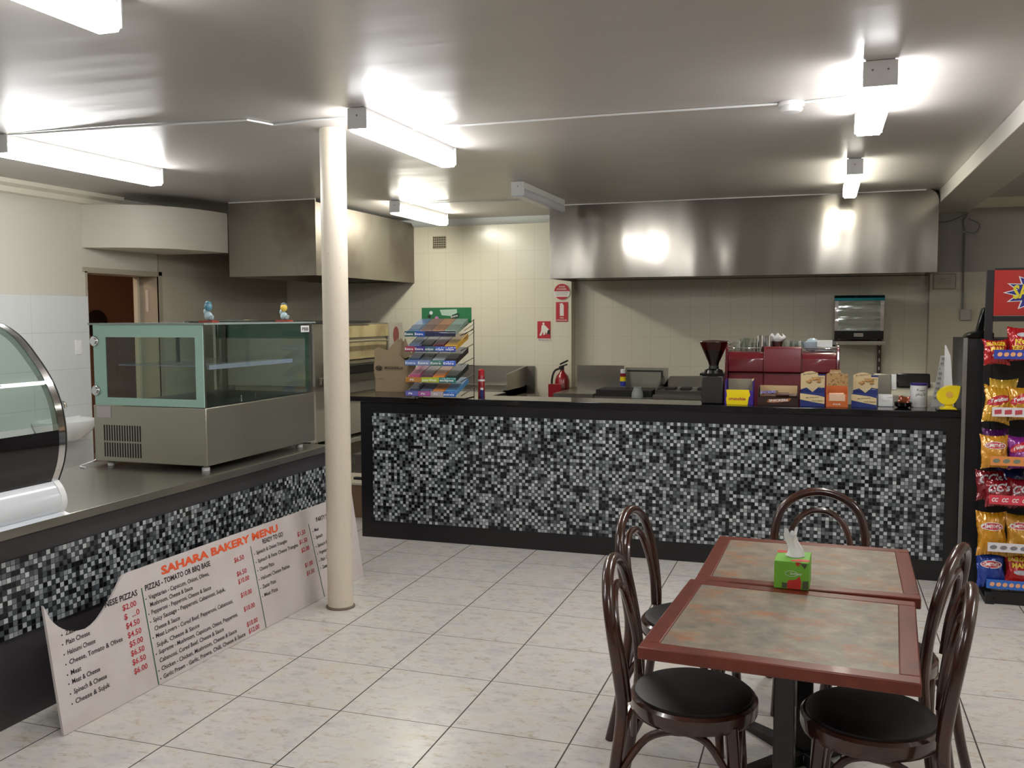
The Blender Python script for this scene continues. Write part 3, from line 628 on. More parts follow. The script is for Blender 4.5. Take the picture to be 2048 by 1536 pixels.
# ================================================================== CHAIRS
def make_chair(label):
    t = thing('bentwood_chair', label, 'chair', (0, 0, 0), 0, 'bentwood cafe chairs around the tables'); W = M['wood']
    path = [(-.262, .205, .0), (-.232, .196, .14), (-.205, .186, .32), (-.192, .180, .46), (-.203, .190, .58), (-.222, .190, .70), (-.240, .160, .795), (-.252, .092, .853), (-.257, 0, .875)]
    full = path+[(x, -y, z) for x, y, z in path[-2::-1]]
    build('back_hoop', MB().tube(full, [.0185]*len(full), 12), W, t, **L)
    inn = [(-.185, .115, .462), (-.197, .128, .58), (-.217, .126, .67), (-.232, .095, .745), (-.241, .045, .785), (-.243, 0, .793)]
    full = inn+[(x, -y, z) for x, y, z in inn[-2::-1]]
    build('inner_hoop', MB().tube(full, [.0135]*len(full), 10), W, t, **L)
    ring = MB(); S_ = 40; rr = []
    def sh(q, r): return (r*math.cos(q)*(1.0 if math.cos(q) > 0 else .93), r*math.sin(q)*(1+.03*math.cos(q)))
    for r, z in ((.182, .410), (.203, .410), (.208, .422), (.208, .455), (.200, .464), (.186, .464)):
        rr.append([ring.bm.verts.new((*sh(2*PI*k/S_, r), z)) for k in range(S_)])
    for i in range(6):
        p, q = rr[i], rr[(i+1) % 6]
        for k in range(S_):
            f = ring.bm.faces.new((p[k], p[(k+1) % S_], q[(k+1) % S_], q[k])); f.smooth = True
    build('seat_frame', ring, W, t, **L)
    pad = MB(); prev = None
    for r, z in ((.184, .455), (.192, .464), (.191, .472), (.165, .482), (.1, .487), (.0005, .488)):
        cur = [pad.bm.verts.new((*sh(2*PI*k/S_, r), z)) for k in range(S_)]
        if prev:
            for k in range(S_):
                f = pad.bm.faces.new((prev[k], prev[(k+1) % S_], cur[(k+1) % S_], cur[k])); f.smooth = True
        prev = cur
    pad.lathe([(.183, .430), (.183, .436)], (0, 0, 0), 32)
    build('seat', pad, M['vinyl'], t, **L)
    for s_ in (1, -1):
        build('leg', MB().tube([(.132, s_*.138, .425), (.145, s_*.148, .28), (.165, s_*.165, 0)], [.022, .020, .016], 12, sub=4), W, t, **L)
    def arch(a, b, mid):
        A, Bv, Mv = Vector(a), Vector(b), Vector(mid)
        return MB().tube([A, A.lerp(Mv, .22)+Vector((0, 0, .045)), A.lerp(Mv, .5)+Vector((0, 0, .065)), A.lerp(Mv, .8)+Vector((0, 0, .035)), Mv, Bv.lerp(Mv, .8)+Vector((0, 0, .035)), Bv.lerp(Mv, .5)+Vector((0, 0, .065)), Bv.lerp(Mv, .22)+Vector((0, 0, .045)), Bv], .0125, 8, sub=3)
    for a, b, m_ in (((.150, .152, .22), (-.212, .188, .22), (-.02, .178, .408)), ((.150, -.152, .22), (-.212, -.188, .22), (-.02, -.178, .408)), ((.152, .142, .22), (.152, -.142, .22), (.155, 0, .408)), ((-.212, .178, .22), (-.212, -.178, .22), (-.178, 0, .408))):
        build('brace', arch(a, b, m_), W, t, **L)
    return t
c0 = make_chair('bentwood chair at the near left corner of the nearest table'); c0.location = (-.375, 2.93, 0); c0.rotation_euler.z = math.radians(2)
dup(c0, (-.475, 3.665, 0), math.radians(-8), 'bentwood chair further left, tucked by the left side of the second table')
dup(c0, (.005, 4.09, 0), math.radians(-90), 'bentwood chair with its back to the mosaic counter at the far end of the tables')
dup(c0, (.215, 3.50, 0), math.radians(161), 'bentwood chair on the right side of the second table, partly hidden')
dup(c0, (.165, 2.93, 0), math.radians(174), 'bentwood chair at the near right corner of the nearest table')

# ================================================================== GUM RACK at the left end of the counter top
ct = 1.067
gx0, gx1 = -2.872, -2.475
gr_ = thing('gum_rack', 'five tier counter rack of chewing gum with a green header card', 'display rack', ((gx0+gx1)/2, 6.33, ct))
WZ = [1.538, 1.430, 1.329, 1.207, 1.106]; yf = 6.185
sd_ = MB()
for x in (gx0+.01, gx1+.03):
    sd_.tube([(x, 6.47, ct+.003), (x, 6.47, 1.64)], .0035, 6, sub=1)
    sd_.tube([(x, 6.27, ct+.003), (x, 6.47, ct+.003)], .0035, 6, sub=1)
    for z in WZ: sd_.tube([(x, yf+.02, z-.012), (x, 6.47, z+.03)], .003, 6, sub=1)
    for z in (1.50, 1.53, 1.56, 1.59): sd_.tube([(x, 6.28, z), (x+.01, 6.46, z+.05)], .002, 6, sub=1)
sd_.tube([(gx0+.01, 6.27, ct+.003), (gx1+.03, 6.27, ct+.003)], .0035, 6, sub=1).tube([(gx0+.01, 6.47, 1.3), (gx1+.03, 6.47, 1.3)], .0035, 6, sub=1)
build('wire_frame', sd_, M['darksteel'], gr_)
hd = build('header_card', B(gx0+.02, gx1+.02, 6.448, 6.452, 1.615, 1.728), M['greensign'], gr_)
f = MB(); yy = 6.4472
f.poly([(-2.705, yy, 1.712), (-2.57, yy, 1.716), (-2.565, yy, 1.68), (-2.60, yy, 1.676), (-2.61, yy, 1.665), (-2.69, yy, 1.672)])
build('speech_panel', f, mat('pale green print', '#a9c3ae', .5), hd)
f = MB(); yy = 6.4465
f.poly([(-2.625, yy, 1.652), (-2.61, yy, 1.672), (-2.56, yy, 1.69), (-2.545, yy, 1.678), (-2.552, yy, 1.655), (-2.60, yy, 1.638)])
build('word_patch', f, mat('dark green patch', '#123a22', .5), hd)
f = MB().text('Extra', (-2.615, yy-.0005, 1.652), X_+Z_*.22, Z_, .014, .055, .02)
f.lathe([(.014, yy-.0002), (.0, yy-.0002)], (-2.775, 0, 1.69), 12, 'y')
build('print_lettering', f, M['paper'], hd, fixn=False)
build('pink_print', MB().lathe([(.016, 6.4465), (.0, 6.4465)], (-2.73, 0, 1.648), 14, 'y'), mat('pink print', '#c77aa6', .5), hd)
build('brown_print', MB().lathe([(.013, 6.4465), (.0, 6.4465)], (-2.79, 0, 1.662), 12, 'y'), M['brown'], hd)
def lighter(c): return '#'+''.join('%02x' % min(255, int(int(c[k:k+2], 16)*1.2+22)) for k in (1, 3, 5))
STR = [[('#2f5f57', 'Extra'), ('#2c4f9c', 'Extra'), ('#23233c', ''), ('#2a2740', ''), ('#26242e', '')],
       [('#b03048', 'Extra'), ('#4a2f78', 'Extra'), ('#3b5e66', 'eclipse'), ('#3656a0', 'eclipse'), ('#40459a', 'eclipse')],
       [('#6f86b8', 'Extra'), ('#8b93b0', 'Extra'), ('#477a62', 'Extra'), ('#3d5fb0', 'Extra')],
       [('#d8792c', 'PK'), ('#d8c62c', 'Juicy Fruit'), ('#2c7a6a', 'eclipse')],
       [('#6b5fa0', 'PK'), ('#b8568a', 'PK'), ('#d0a89a', 'PK'), ('#2c62a8', 'mints')]]
for z, row in zip(WZ, STR):
    st = build('price_channel', MB().prism([(yf, z-.021), (yf-.009, z-.016), (yf-.013, z), (yf-.009, z+.016), (yf, z+.021)], 'x', gx0, gx1+.0), M['clearplastic'], gr_)
    n_ = len(row); wds = [(gx1-gx0)/n_]*n_
    if n_ == 3: wds = [.125, .14, .132]
    x = gx0
    for (c, wd_), ww in zip(row, wds):
        q = build('brand_ticket', B(x+.001, x+ww-.001, yf+.0005, yf+.003, z-.019, z+.019), mat('ticket '+c, lighter(c), .35), st)
        x += ww
    tx = MB(); x = gx0
    for (c, wd_), ww in zip(row, wds):
        if wd_: tx.text(wd_, (x+ww/2, yf-.0135, z-.008), X_, Z_, .016, min(ww*.8, .016*len(wd_)+.004), .015, 'C')
        x += ww
    if tx.bm.verts: build('strip_lettering', tx, M['paper'], st, fixn=False)
    else: tx.bm.free()
BOX = [[('pale blue', '#64809a'), ('cream and red', '#8a7568'), ('apricot', '#a88060'), ('pale green', '#8a9c8e')],
       [('steel blue', '#5a6d88'), ('black', '#1c1b22'), ('dark red', '#5a1820'), ('golden yellow', '#c79a34')],
       [('navy blue', '#2b3d5e'), ('grey', '#4d565a'), ('silver', '#8f9698'), ('black and red', '#24181c')],
       [('magenta', '#b03a6e'), ('plum brown', '#5a3540'), ('orange and yellow', '#c8742a'), ('black green', '#182622')],
       [('blue black', '#23304a'), ('slate blue', '#4c5a74'), ('amber', '#b8742c'), ('bright blue', '#4d84b4')]]
TN = ['top', 'second', 'middle', 'fourth', 'lowest']
for ti, (z, row) in enumerate(zip(WZ, BOX)):
    for i, (nm, c) in enumerate(row):
        x = gx0+.018+i*.0965; t = thing('gum_box', '%s open box of gum packs on the %s tier of the gum rack' % (nm, TN[ti]), 'gum box', (x+.045, yf+.03, z-.006), 0, 'boxes of gum on the counter rack')
        sl = .30; y0g, y1g = yf+.012, 6.43
        def T(y_): return z-.004+(y_-y0g)*sl
        mb = MB(); bot = [(y0g, T(y0g)), (y1g, T(y1g)), (y1g, T(y1g)+.042), (y0g+.12, T(y0g+.12)+.036), (y0g, T(y0g)+.026)]
        mb.prism(bot, 'x', x, x+.092); m_ = mat('gum '+c, c, .55)
        build('carton', mb, m_, t)
        pk = MB(); cc2 = tuple(min(1, v*.55+.01) for v in lin(c)[:3])
        for k in range(5):
            yk = y0g+.014+k*.02; pk.prism([(yk, T(yk)+.024), (yk+.016, T(yk+.016)+.024), (yk+.016, T(yk+.016)+.034+.001*k), (yk, T(yk)+.032+.001*k)], 'x', x+.006, x+.086)
        pm = bpy.data.materials.get('gum pack '+c) or mat('gum pack '+c, '#%02x%02x%02x' % tuple(int(min(255, 255*(v**(1/2.2)))) for v in cc2), .6)
        build('packs', pk, pm, t)

# paper bag of the same end
pb = thing('paper_bag', 'brown kraft paper bag with printed oval mark behind the gum rack', 'bag', (-3.23, 6.8, ct+.001))
def bag_(u, v):
    a = 2*PI*u; wx = .155; wy = .075
    sq = lambda q: math.copysign(abs(q)**.45, q)
    k = 1+.03*math.sin(5*a)*v+(.10*v if v < .8 else .08)
    return Vector((-3.235+wx*sq(math.cos(a))*k+.01*math.sin(9*v)*v, 6.775+wy*sq(math.sin(a))*k, ct+.001+v*(.30+.04*math.sin(3*a+1)*(v > .9)+.02*math.sin(2*a))))
mb = MB().sheet(bag_, 40, 14); bmb = build('sack', mb, M['kraft'], pb)
mb = MB().sheet(lambda u, v: Vector((-3.235+(.12-.09*v)*math.cos(2*PI*u)*(1+.2*math.sin(6*PI*u))+.05*v, 6.79+(.055-.03*v)*math.sin(2*PI*u), ct+.28+.13*v+.015*math.sin(8*PI*u))), 30, 6)
build('crumpled_top', mb, M['kraft'], pb)
tx = MB().text('MOZZARELLA', (-3.28, 6.685, ct+.185), X_, Z_, .018, .16, .02).text('PIZZA', (-3.34, 6.688, ct+.10), X_, Z_, .008, .05)
tx.tube([(-3.335+.026*math.cos(2*PI*i/20), 6.688, ct+.19+.018*math.sin(2*PI*i/20)) for i in range(20)], .0025, 4, closed=True, sub=1)
tx.box(-3.36, -3.31, 6.687, 6.689, ct+.192, ct+.20).box(-3.355, -3.315, 6.687, 6.689, ct+.178, ct+.185)
build('bag_print', tx, M['brown'], pb, fixn=False)

# spray cans
def can(name, label, x, y, z, r, h, body, cap, band=None):
    t = thing(name, label, 'spray can', (x, y, z))
    build('body', MB().lathe([(r, z), (r, z+h*.72), (r*.8, z+h*.78)], (x, y, 0), 20), body, t)
    build('cap', MB().lathe([(r*.88, z+h*.72), (r*.88, z+h*.96), (r*.5, z+h)], (x, y, 0), 20), cap, t)
    if band:
        for z0_, z1_, m_ in band: build('label_band', MB().lathe([(r+.0006, z+h*z0_), (r+.0006, z+h*z1_)], (x, y, 0), 20), m_, t)
    return t
can('spray_can', 'red spray can standing on the counter top right of the gum rack', -2.42, 6.56, ct+.001, .026, .20, M['red'], M['signred'], [(.55, .62, M['paper'])])
can('small_bottle', 'small blue and white bottle in front of the red spray can', -2.395, 6.50, ct+.001, .014, .065, M['blue'], M['ceramic'])
can('spray_can', 'blue yellow and red spray can standing on the black cooktop', -1.823, 8.9, .985, .028, .165, mat('can blue', '#252f92', .3), M['ceramic'], [(.28, .55, M['yellow']), (.55, .74, M['red'])])

# ================================================================== BACK OF THE KITCHEN
sk = thing('sink_bench', 'stainless sink bench with splashback on the cream tiled back wall', 'sink', (-3.3, 9.0, 0))
build('bowl', MB().box(-4.1, -2.95, 8.72, 8.76, .86, .93).box(-4.1, -4.06, 8.72, 9.38, .6, .93).box(-2.99, -2.95, 8.72, 9.38, .8, .93).box(-4.1, -2.95, 8.76, 9.38, .78, .80), M['steel'], sk)
build('splashback', MB().box(-4.1, -2.86, 9.375, 9.39, .85, 1.14).prism([(8.74, .86), (9.38, .86), (9.38, 1.14), (8.74, 1.09)], 'x', -2.965, -2.95).box(-4.1, -2.95, 9.30, 9.375, .93, .94), M['steel'], sk)
for px, py in ((-4.06, 8.76), (-3.0, 8.76), (-4.06, 9.34), (-3.0, 9.34)): build('leg', MB().lathe([(.019, 0), (.019, .8)], (px, py, 0), 12), M['steel'], sk)
# extinguisher
ex = thing('fire_extinguisher', 'red fire extinguisher with black hose hanging on the tiled wall below the red signs', 'fire extinguisher', (-2.53, 9.25, .62))
build('cylinder', MB().lathe([(.0, .62), (.07, .63), (.075, .66), (.075, 1.0), (.06, 1.05), (.025, 1.09), (.02, 1.11)], (-2.53, 9.26, 0), 24), M['red'], ex)
build('valve', MB().lathe([(.02, 1.10), (.02, 1.15)], (-2.53, 9.26, 0), 12).tube([(-2.56, 9.25, 1.14), (-2.47, 9.23, 1.17)], .008).tube([(-2.55, 9.25, 1.17), (-2.46, 9.22, 1.21)], .009), M['blackmatte'], ex)
build('hose', MB().tube([(-2.54, 9.24, 1.13), (-2.60, 9.22, 1.10), (-2.63, 9.22, 1.0), (-2.62, 9.22, .86)], .011), M['rubber'], ex)
build('wall_bracket', B(-2.55, -2.51, 9.33, 9.40, .9, .95), M['red'], ex)
solo('red_bin', MB().prism([(-2.60, 0.001), (-2.475, .001), (-2.47, .98), (-2.605, .98)], 'y', 9.0, 9.14), M['red'], 'tall narrow red box in front of the fire extinguisher, its top just above the counter', 'box')
# cooking line
kl = thing('range_bench', 'low stainless cooking bench with upright splash panels under the right hood', 'bench', (-1.9, 9.0, 0))
build('cabinet', B(-2.42, -1.0, 8.62, 9.40, .1, .88), M['steel'], kl)
build('bench_surface', B(-2.44, -2.05, 8.6, 9.41, .88, .925), M['steel'], kl)
build('splash_panel', MB().box(-2.31, -1.85, 9.02, 9.04, .925, 1.175).box(-1.85, -1.84, 9.02, 9.05, .925, 1.175), M['steel'], kl)
o = build('splash_panel', MB().box(-1.84, -1.42, 9.10, 9.12, .90, 1.155).box(-1.80, -1.48, 9.09, 9.10, .99, 1.12), M['steel2'], kl)
ho = build('cooktop', B(-2.03, -1.5, 8.64, 9.02, .90, .965), M['blackmatte'], kl)
build('front_rail', B(-2.04, -1.49, 8.61, 8.64, .87, .905), M['steel'], kl)
build('panel_frame', MB().box(-1.82, -1.47, 9.085, 9.09, 1.115, 1.13).box(-1.485, -1.47, 9.085, 9.09, .98, 1.115), M['blackmatte'], kl)
build('leg', MB().box(-2.40, -2.36, 8.66, 8.70, 0, .1), M['steel'], kl); build('leg', MB().box(-1.06, -1.02, 8.66, 8.70, 0, .1), M['steel'], kl)
gd = thing('sandwich_griddle', 'stainless griddle with a sloping guard, beside the black cooktop', 'griddle', (-1.25, 9.0, .885))
build('guard', MB().prism([(-1.47, .97), (-1.40, 1.075), (-.98, 1.085), (-.98, .97)], 'y', 9.10, 9.12).prism([(8.66, .97), (9.1, .97), (9.1, 1.08)], 'x', -1.47, -1.458), M['steel'], gd)
build('plate', B(-1.47, -.98, 8.66, 9.10, .90, .965), M['darksteel'], gd)
build('front_tray', MB().box(-1.48, -.97, 8.58, 8.66, .895, .93), M['steel'], gd)
for kx in (-1.40, -1.26, -1.10): build('dark_pan', B(kx, kx+.09, 8.80, 8.98, .966, .985), M['blackmatte'], gd)
jg = thing('milk_jug', 'grey enamel jug standing in front of the black cooktop', 'jug', (-1.63, 8.6, .9))
build('body', MB().lathe([(.04, .885), (.055, .90), (.052, .95), (.034, .99), (.036, 1.003)], (-1.62, 8.575, 0), 20), mat('grey enamel', '#8d9290', .3), jg)
build('handle', MB().tube([(-1.57, 8.575, .97), (-1.545, 8.575, .95), (-1.565, 8.575, .91)], .006), M['blackmatte'], jg)
solo('wall_board', B(-1.68, -1.56, 8.52, 8.60, .10, .884), M['steel'], 'narrow stainless stand under the grey jug', 'stand')
# wall signs
def rs(name, label, x0_, x1_, z0_, z1_, y_=9.4): return thing(name, label, 'sign', ((x0_+x1_)/2, y_-.002, z0_))
s1 = rs('round_sign', 'round red and white fire sign, topmost on the tiled wall by the hood', -2.66, -2.48, 1.84, 2.01); cx_, cz_, rr_ = -2.57, 1.915, .087
build('disc', MB().lathe([(rr_, 9.392), (rr_, 9.399)], (cx_, 0, cz_), 32, 'y'), M['signwhite'], s1)
def seg(z0_, z1_): return [(cx_+math.copysign(math.sqrt(max(0, (rr_-.004)**2-(q-cz_)**2)), 1), q) for q in z0_]+[(cx_-math.sqrt(max(0, (rr_-.004)**2-(q-cz_)**2)), q) for q in z0_[::-1]]
f = MB(); zz = [cz_+.005+i*.0077 for i in range(11)]; f.prism(seg(zz, 0), 'y', 9.390, 9.3915); zz = [cz_-.083+i*.005 for i in range(7)]; f.prism(seg(zz, 0), 'y', 9.390, 9.3915)
build('red_print', f, M['signred'], s1)
build('lettering', MB().text('A.B.(E)', (cx_, 9.3898, cz_+.045), X_, Z_, .015, .065, .01, 'C').text('POWDER', (cx_, 9.3898, cz_+.018), X_, Z_, .016, .10, .015, 'C'), M['signwhite'], s1, fixn=False)
build('small_print', MB().text('WOOD PAPER', (cx_, 9.3916, cz_-.018), X_, Z_, .012, .13, 0, 'C').text('ELECTRICAL', (cx_, 9.3916, cz_-.036), X_, Z_, .010, .12, 0, 'C'), M['papergrey'], s1, fixn=False)
s2 = rs('extinguisher_sign', 'square red sign with a white extinguisher symbol, middle of three wall signs', -2.635, -2.507, 1.60, 1.80)
build('plate', B(-2.635, -2.507, 9.394, 9.399, 1.605, 1.808), M['signred'], s2)
build('symbol', MB().prism([(-2.592, 1.665), (-2.55, 1.665), (-2.55, 1.775), (-2.56, 1.79), (-2.582, 1.79), (-2.592, 1.775)], 'y', 9.3925, 9.394).prism([(-2.598, 1.79), (-2.565, 1.80), (-2.565, 1.794), (-2.595, 1.783)], 'y', 9.3925, 9.394), M['signwhite'], s2)
build('lettering', MB().text('FIRE', (-2.571, 9.3938, 1.638), X_, Z_, .014, .04, .01, 'C').text('EXTINGUISHER', (-2.571, 9.3938, 1.614), X_, Z_, .013, .11, .01, 'C'), M['signwhite'], s2, fixn=False)
s3 = rs('blanket_sign', 'square red sign with a white figure and blanket, lowest of three wall signs', -2.836, -2.695, 1.40, 1.6)
build('plate', B(-2.836, -2.695, 9.394, 9.399, 1.43, 1.61), M['signred'], s3)
f = MB().prism([(-2.77+.012*math.cos(2*PI*i/12), 1.585+.012*math.sin(2*PI*i/12)) for i in range(12)], 'y', 9.3925, 9.394)
f.prism([(-2.79, 1.565), (-2.765, 1.575), (-2.745, 1.56), (-2.71, 1.525), (-2.72, 1.49), (-2.735, 1.47), (-2.745, 1.50), (-2.755, 1.47), (-2.77, 1.465), (-2.775, 1.50), (-2.795, 1.46), (-2.815, 1.46), (-2.795, 1.51)], 'y', 9.3925, 9.394)
build('symbol', f, M['signwhite'], s3)
build('black_mark', MB().prism([(-2.735, 1.475), (-2.70, 1.475), (-2.70, 1.52), (-2.72, 1.52)], 'y', 9.3915, 9.3924), M['blackmatte'], s3)
build('caption', MB().box(-2.836, -2.695, 9.396, 9.399, 1.40, 1.43), M['signwhite'], s3); build('lettering', MB().text('FIRE BLANKET', (-2.765, 9.3958, 1.408), X_, Z_, .012, .12, .005, 'C'), M['ink'], s3, fixn=False)
vg = thing('air_vent', 'small square wall vent grille high on the cream tiled wall', 'vent', (-3.94, 9.4, 2.40))
build('backing', B(-4.012, -3.862, 9.392, 9.399, 2.398, 2.525), M['blackmatte'], vg)
f = MB()
for i in range(8): f.box(-4.014+i*.0207, -4.014+i*.0207+.007, 9.388, 9.392, 2.396, 2.527)
for i in range(6): f.box(-4.014, -3.86, 9.3885, 9.3915, 2.396+i*.0246, 2.396+i*.0246+.008)
o = build('grille', f, mat('cream grille', '#a99f86', .5), vg)
pn = thing('wall_notice', 'small grey framed notice on the wall right of the cooking hood', 'notice', (1.05, 9.4, 1.9))
build('frame', MB().box(.956, 1.148, 9.394, 9.399, 1.895, 2.034), mat('notice edge', '#6f6a60', .6), pn)
build('sheet', B(.961, 1.143, 9.392, 9.394, 1.90, 2.029), mat('notice sheet', '#b5afa0', .6), pn)
build('lettering', MB().text('MAXIMUM LOAD', (1.052, 9.3918, 1.985), X_, Z_, .008, .09, 0, 'C').text('KEEP CLEAR', (1.052, 9.3918, 1.965), X_, Z_, .008, .12, 0, 'C').text('NO SMOKING', (1.052, 9.3918, 1.945), X_, Z_, .008, .11, 0, 'C'), M['papergrey'], pn, fixn=False)
cd = thing('cable_conduit', 'grey vertical conduit and outlet box on the wall behind the black cabinet', 'conduit', (1.2, 9.38, 1.55))
build('pipe', MB().tube([(1.205, 9.38, 2.4), (1.205, 9.38, 1.70)], .0085, 8, sub=1), M['papergrey'], cd)
build('outlet_box', B(1.185, 1.275, 9.36, 9.4, 1.61, 1.71), mat('grey plastic', '#a09c94', .5), cd, .005)
build('loose_wire', MB().tube([(1.205, 9.38, 2.42), (1.19, 9.38, 2.5), (1.22, 9.38, 2.56)], .007).tube([(1.23, 9.38, 2.53), (1.32, 9.36, 2.47), (1.29, 9.37, 2.40), (1.21, 9.38, 2.41)], .004).tube([(.98, 9.38, 2.50), (1.08, 9.38, 2.51), (1.23, 9.38, 2.575)], .0045), M['papergrey'], cd)

# pie warmer on its bracket shelf
sh_ = thing('wall_shelf', 'stainless bracket shelf holding the small food warmer', 'shelf', (.31, 9.3, 1.4))
build('shelf_board', B(.09, .53, 8.93, 9.54, 1.395, 1.428), M['steel'], sh_)
build('rail', MB().box(.50, .535, 9.52, 9.548, .95, 1.395).box(.09, .125, 9.52, 9.548, 1.1, 1.395), mat('slotted rail', '#4e4640', .5, .5), sh_)
f = MB()
for z in (1.02, 1.14, 1.22, 1.30, 1.37): f.box(.512, .523, 9.518, 9.52, z, z+.03)
build('rail_slot', f, M['paper'], sh_)
wm = thing('food_warmer', 'small polished food warmer with teal top on the bracket shelf', 'food warmer', (.31, 9.2, 1.429))
build('base', B(.105, .52, 8.98, 9.42, 1.445, 1.52), M['black'], wm); build('badge', B(.27, .35, 8.977, 8.98, 1.468, 1.498), M['steel'], wm)
build('badge_lettering', MB().text('ROBAND', (.31, 8.9768, 1.477), X_, Z_, .011, .07, 0, 'C'), M['ink'], wm, fixn=False)
for px in (.12, .50): build('foot', B(px-.01, px+.01, 9.0, 9.4, 1.429, 1.445), M['rubber'], wm)
mir = mat('mirror steel', '#dcd6d8', .13, 1, bump=((4, 1, 12), .3, .02))
build('cabinet', MB().box(.105, .135, 8.98, 9.42, 1.52, 1.79).box(.49, .52, 8.98, 9.42, 1.52, 1.79).box(.135, .49, 9.40, 9.42, 1.52, 1.79), mir, wm)
build('roof', MB().prism([(8.96, 1.79), (9.42, 1.79), (9.42, 1.84), (9.02, 1.84), (8.96, 1.815)], 'x', .10, .525), mat('teal metal', '#2f7f8a', .15, .9), wm)
for z in (1.59, 1.69): build('rack', MB().box(.135, .49, 9.0, 9.36, z, z+.006).box(.135, .49, 9.0, 9.006, z+.006, z+.02), mir, wm)
build('glass_door', B(.135, .49, 8.985, 8.988, 1.52, 1.79), M['glass'], wm)

# espresso machine
em = thing('espresso_machine', 'burgundy espresso machine seen from behind, cups and glasses on top', 'coffee machine', (-.255, 6.95, .901)); ml = []
def side(x_0, x_1, zt_): return MB().prism([(6.70, .95), (6.735, 1.262), (6.70, 1.27), (6.705, 1.36), (6.73, zt_-.01), (6.745, zt_), (7.15, zt_), (7.15, .95)], 'x', x_0, x_1)
build('back_panel', side(-.625, -.385, 1.405), M['maroon'], em, .004); build('back_panel', side(-.131, .095, 1.405), M['maroon'], em, .004)
build('middle_panel', MB().prism([(6.69, .95), (6.725, 1.262), (6.69, 1.27), (6.695, 1.36), (6.72, 1.435), (6.735, 1.444), (6.80, 1.444), (6.80, .95)], 'x', -.383, -.133), M['maroon'], em, .004)
for xa in (.096, -.646): build('end_trim', MB().prism([(6.69, .93), (6.69, 1.33), (6.73, 1.43), (6.78, 1.45), (7.16, 1.45), (7.16, .93)], 'x', xa, xa+.02), mat('maroon end', '#5a0f1b', .2, coat=.8), em, .005)
build('cup_tray', B(-.385, -.131, 6.80, 7.15, 1.38, 1.405), M['steel'], em)
build('cup_rail', MB().tube([(.10, 7.14, 1.46), (.10, 6.76, 1.435), (-.12, 6.745, 1.433)], .004).tube([(-.63, 7.14, 1.46), (-.63, 6.76, 1.435), (-.40, 6.745, 1.433)], .004), M['chrome'], em)
for px in (-.58, .05): build('foot', MB().lathe([(.025, .902), (.025, .95)], (px, 6.8, 0), 14).lathe([(.025, .902), (.025, .95)], (px, 7.1, 0), 14), M['rubber'], em)
def tumbler(x, y, label, r=.034, h=.085, z=1.406, m='tumbler'):
    mb = MB().lathe([(.0, z), (r*.8, z), (r, z+h), (r-.003, z+h), (r*.8-.003, z+.006), (0, z+.006)], (x, y, 0), 18)
    return solo('drinking_glass', mb, M[m], label, 'glass', 'glasses on top of the espresso machine')
for i, (x, y, h, lb) in enumerate(((-.565, 6.80, .07, 'clear glass at the left front of the espresso machine top'), (-.53, 6.90, .095, 'taller clear glass just behind the leftmost glass on the machine'), (-.49, 6.81, .095, 'clear glass, third from the left on the espresso machine'), (-.45, 6.90, .06, 'short clear glass left of the steel jugs'))): tumbler(x, y, lb, h=h)
for i, (x, y, lb) in enumerate(((-.23, 6.86, 'low glass just right of the napkin cup on the machine'), (-.19, 6.93, 'low glass in the middle right group on the machine'), (-.155, 6.86, 'low glass next to the pale blue bowl'))): tumbler(x, y, lb, h=.075)
for x, y, h, lb in ((-.412, 6.80, .115, 'taller stainless milk jug on the espresso machine'), (-.365, 6.87, .11, 'second stainless milk jug beside the taller one')):
    t = thing('steel_jug', lb, 'jug', (x, y, 1.406), 0, 'steel jugs on the espresso machine')
    build('body', MB().lathe([(.0, 1.406), (.034, 1.407), (.035, 1.45), (.031, 1.406+h), (.029, 1.406+h), (.03, 1.42)], (x, y, 0), 20), M['chrome'], t)
nc = thing('napkin_cup', 'brown cup stuffed with crumpled white napkins on the machine', 'cup', (-.30, 6.90, 1.406))
build('cup', MB().lathe([(.0, 1.406), (.03, 1.407), (.036, 1.476), (.034, 1.476)], (-.30, 6.90, 0), 18), mat('brown cup', '#4a211b', .5), nc)
build('napkin', MB().sheet(lambda u, v: Vector((-.30+(.025+.025*math.sin(PI*v*.9))*math.cos(2*PI*u)*(1+.18*math.sin(10*PI*u+v*4)), 6.90+(.025+.02*math.sin(PI*v*.9))*math.sin(2*PI*u), 1.470+.055*v+.012*math.sin(8*PI*u+1)*v)), 30, 8), M['paper'], nc)
bw_ = thing('bowl', 'pale blue bowl resting tilted on the espresso machine', 'bowl', (-.085, 6.85, 1.406))
build('shell', MB().lathe([(.006, 1.41), (.03, 1.415), (.05, 1.44), (.06, 1.475), (.057, 1.475), (.03, 1.42)], (-.075, 6.87, 0), 28).ball((-.065, 6.87, 1.455), .05, (1, .8, .95), 18), M['paleblue'], bw_)
for k in range(7):
    if k < 5: solo('plate', MB().lathe([(.0, 1.406+k*.0065), (.045, 1.407+k*.0065), (.075, 1.413+k*.0065), (.073, 1.415+k*.0065), (.045, 1.4105+k*.0065)], (.025, 6.87, 0), 28), M['ceramic'], ['lowest white plate of the stack on the espresso machine', 'second white plate from the bottom of the stack', 'middle white plate of the stack on the machine', 'fourth white plate from the bottom of the stack', 'topmost white plate under the square dishes'][k], 'plate', 'plates stacked on the espresso machine')
solo('square_dishes', MB().box(-.035, .068, 6.82, 6.92, 1.443, 1.487), M['ceramic'], 'stack of square white dishes on top of the round plates', 'dishes', bevel=.003)

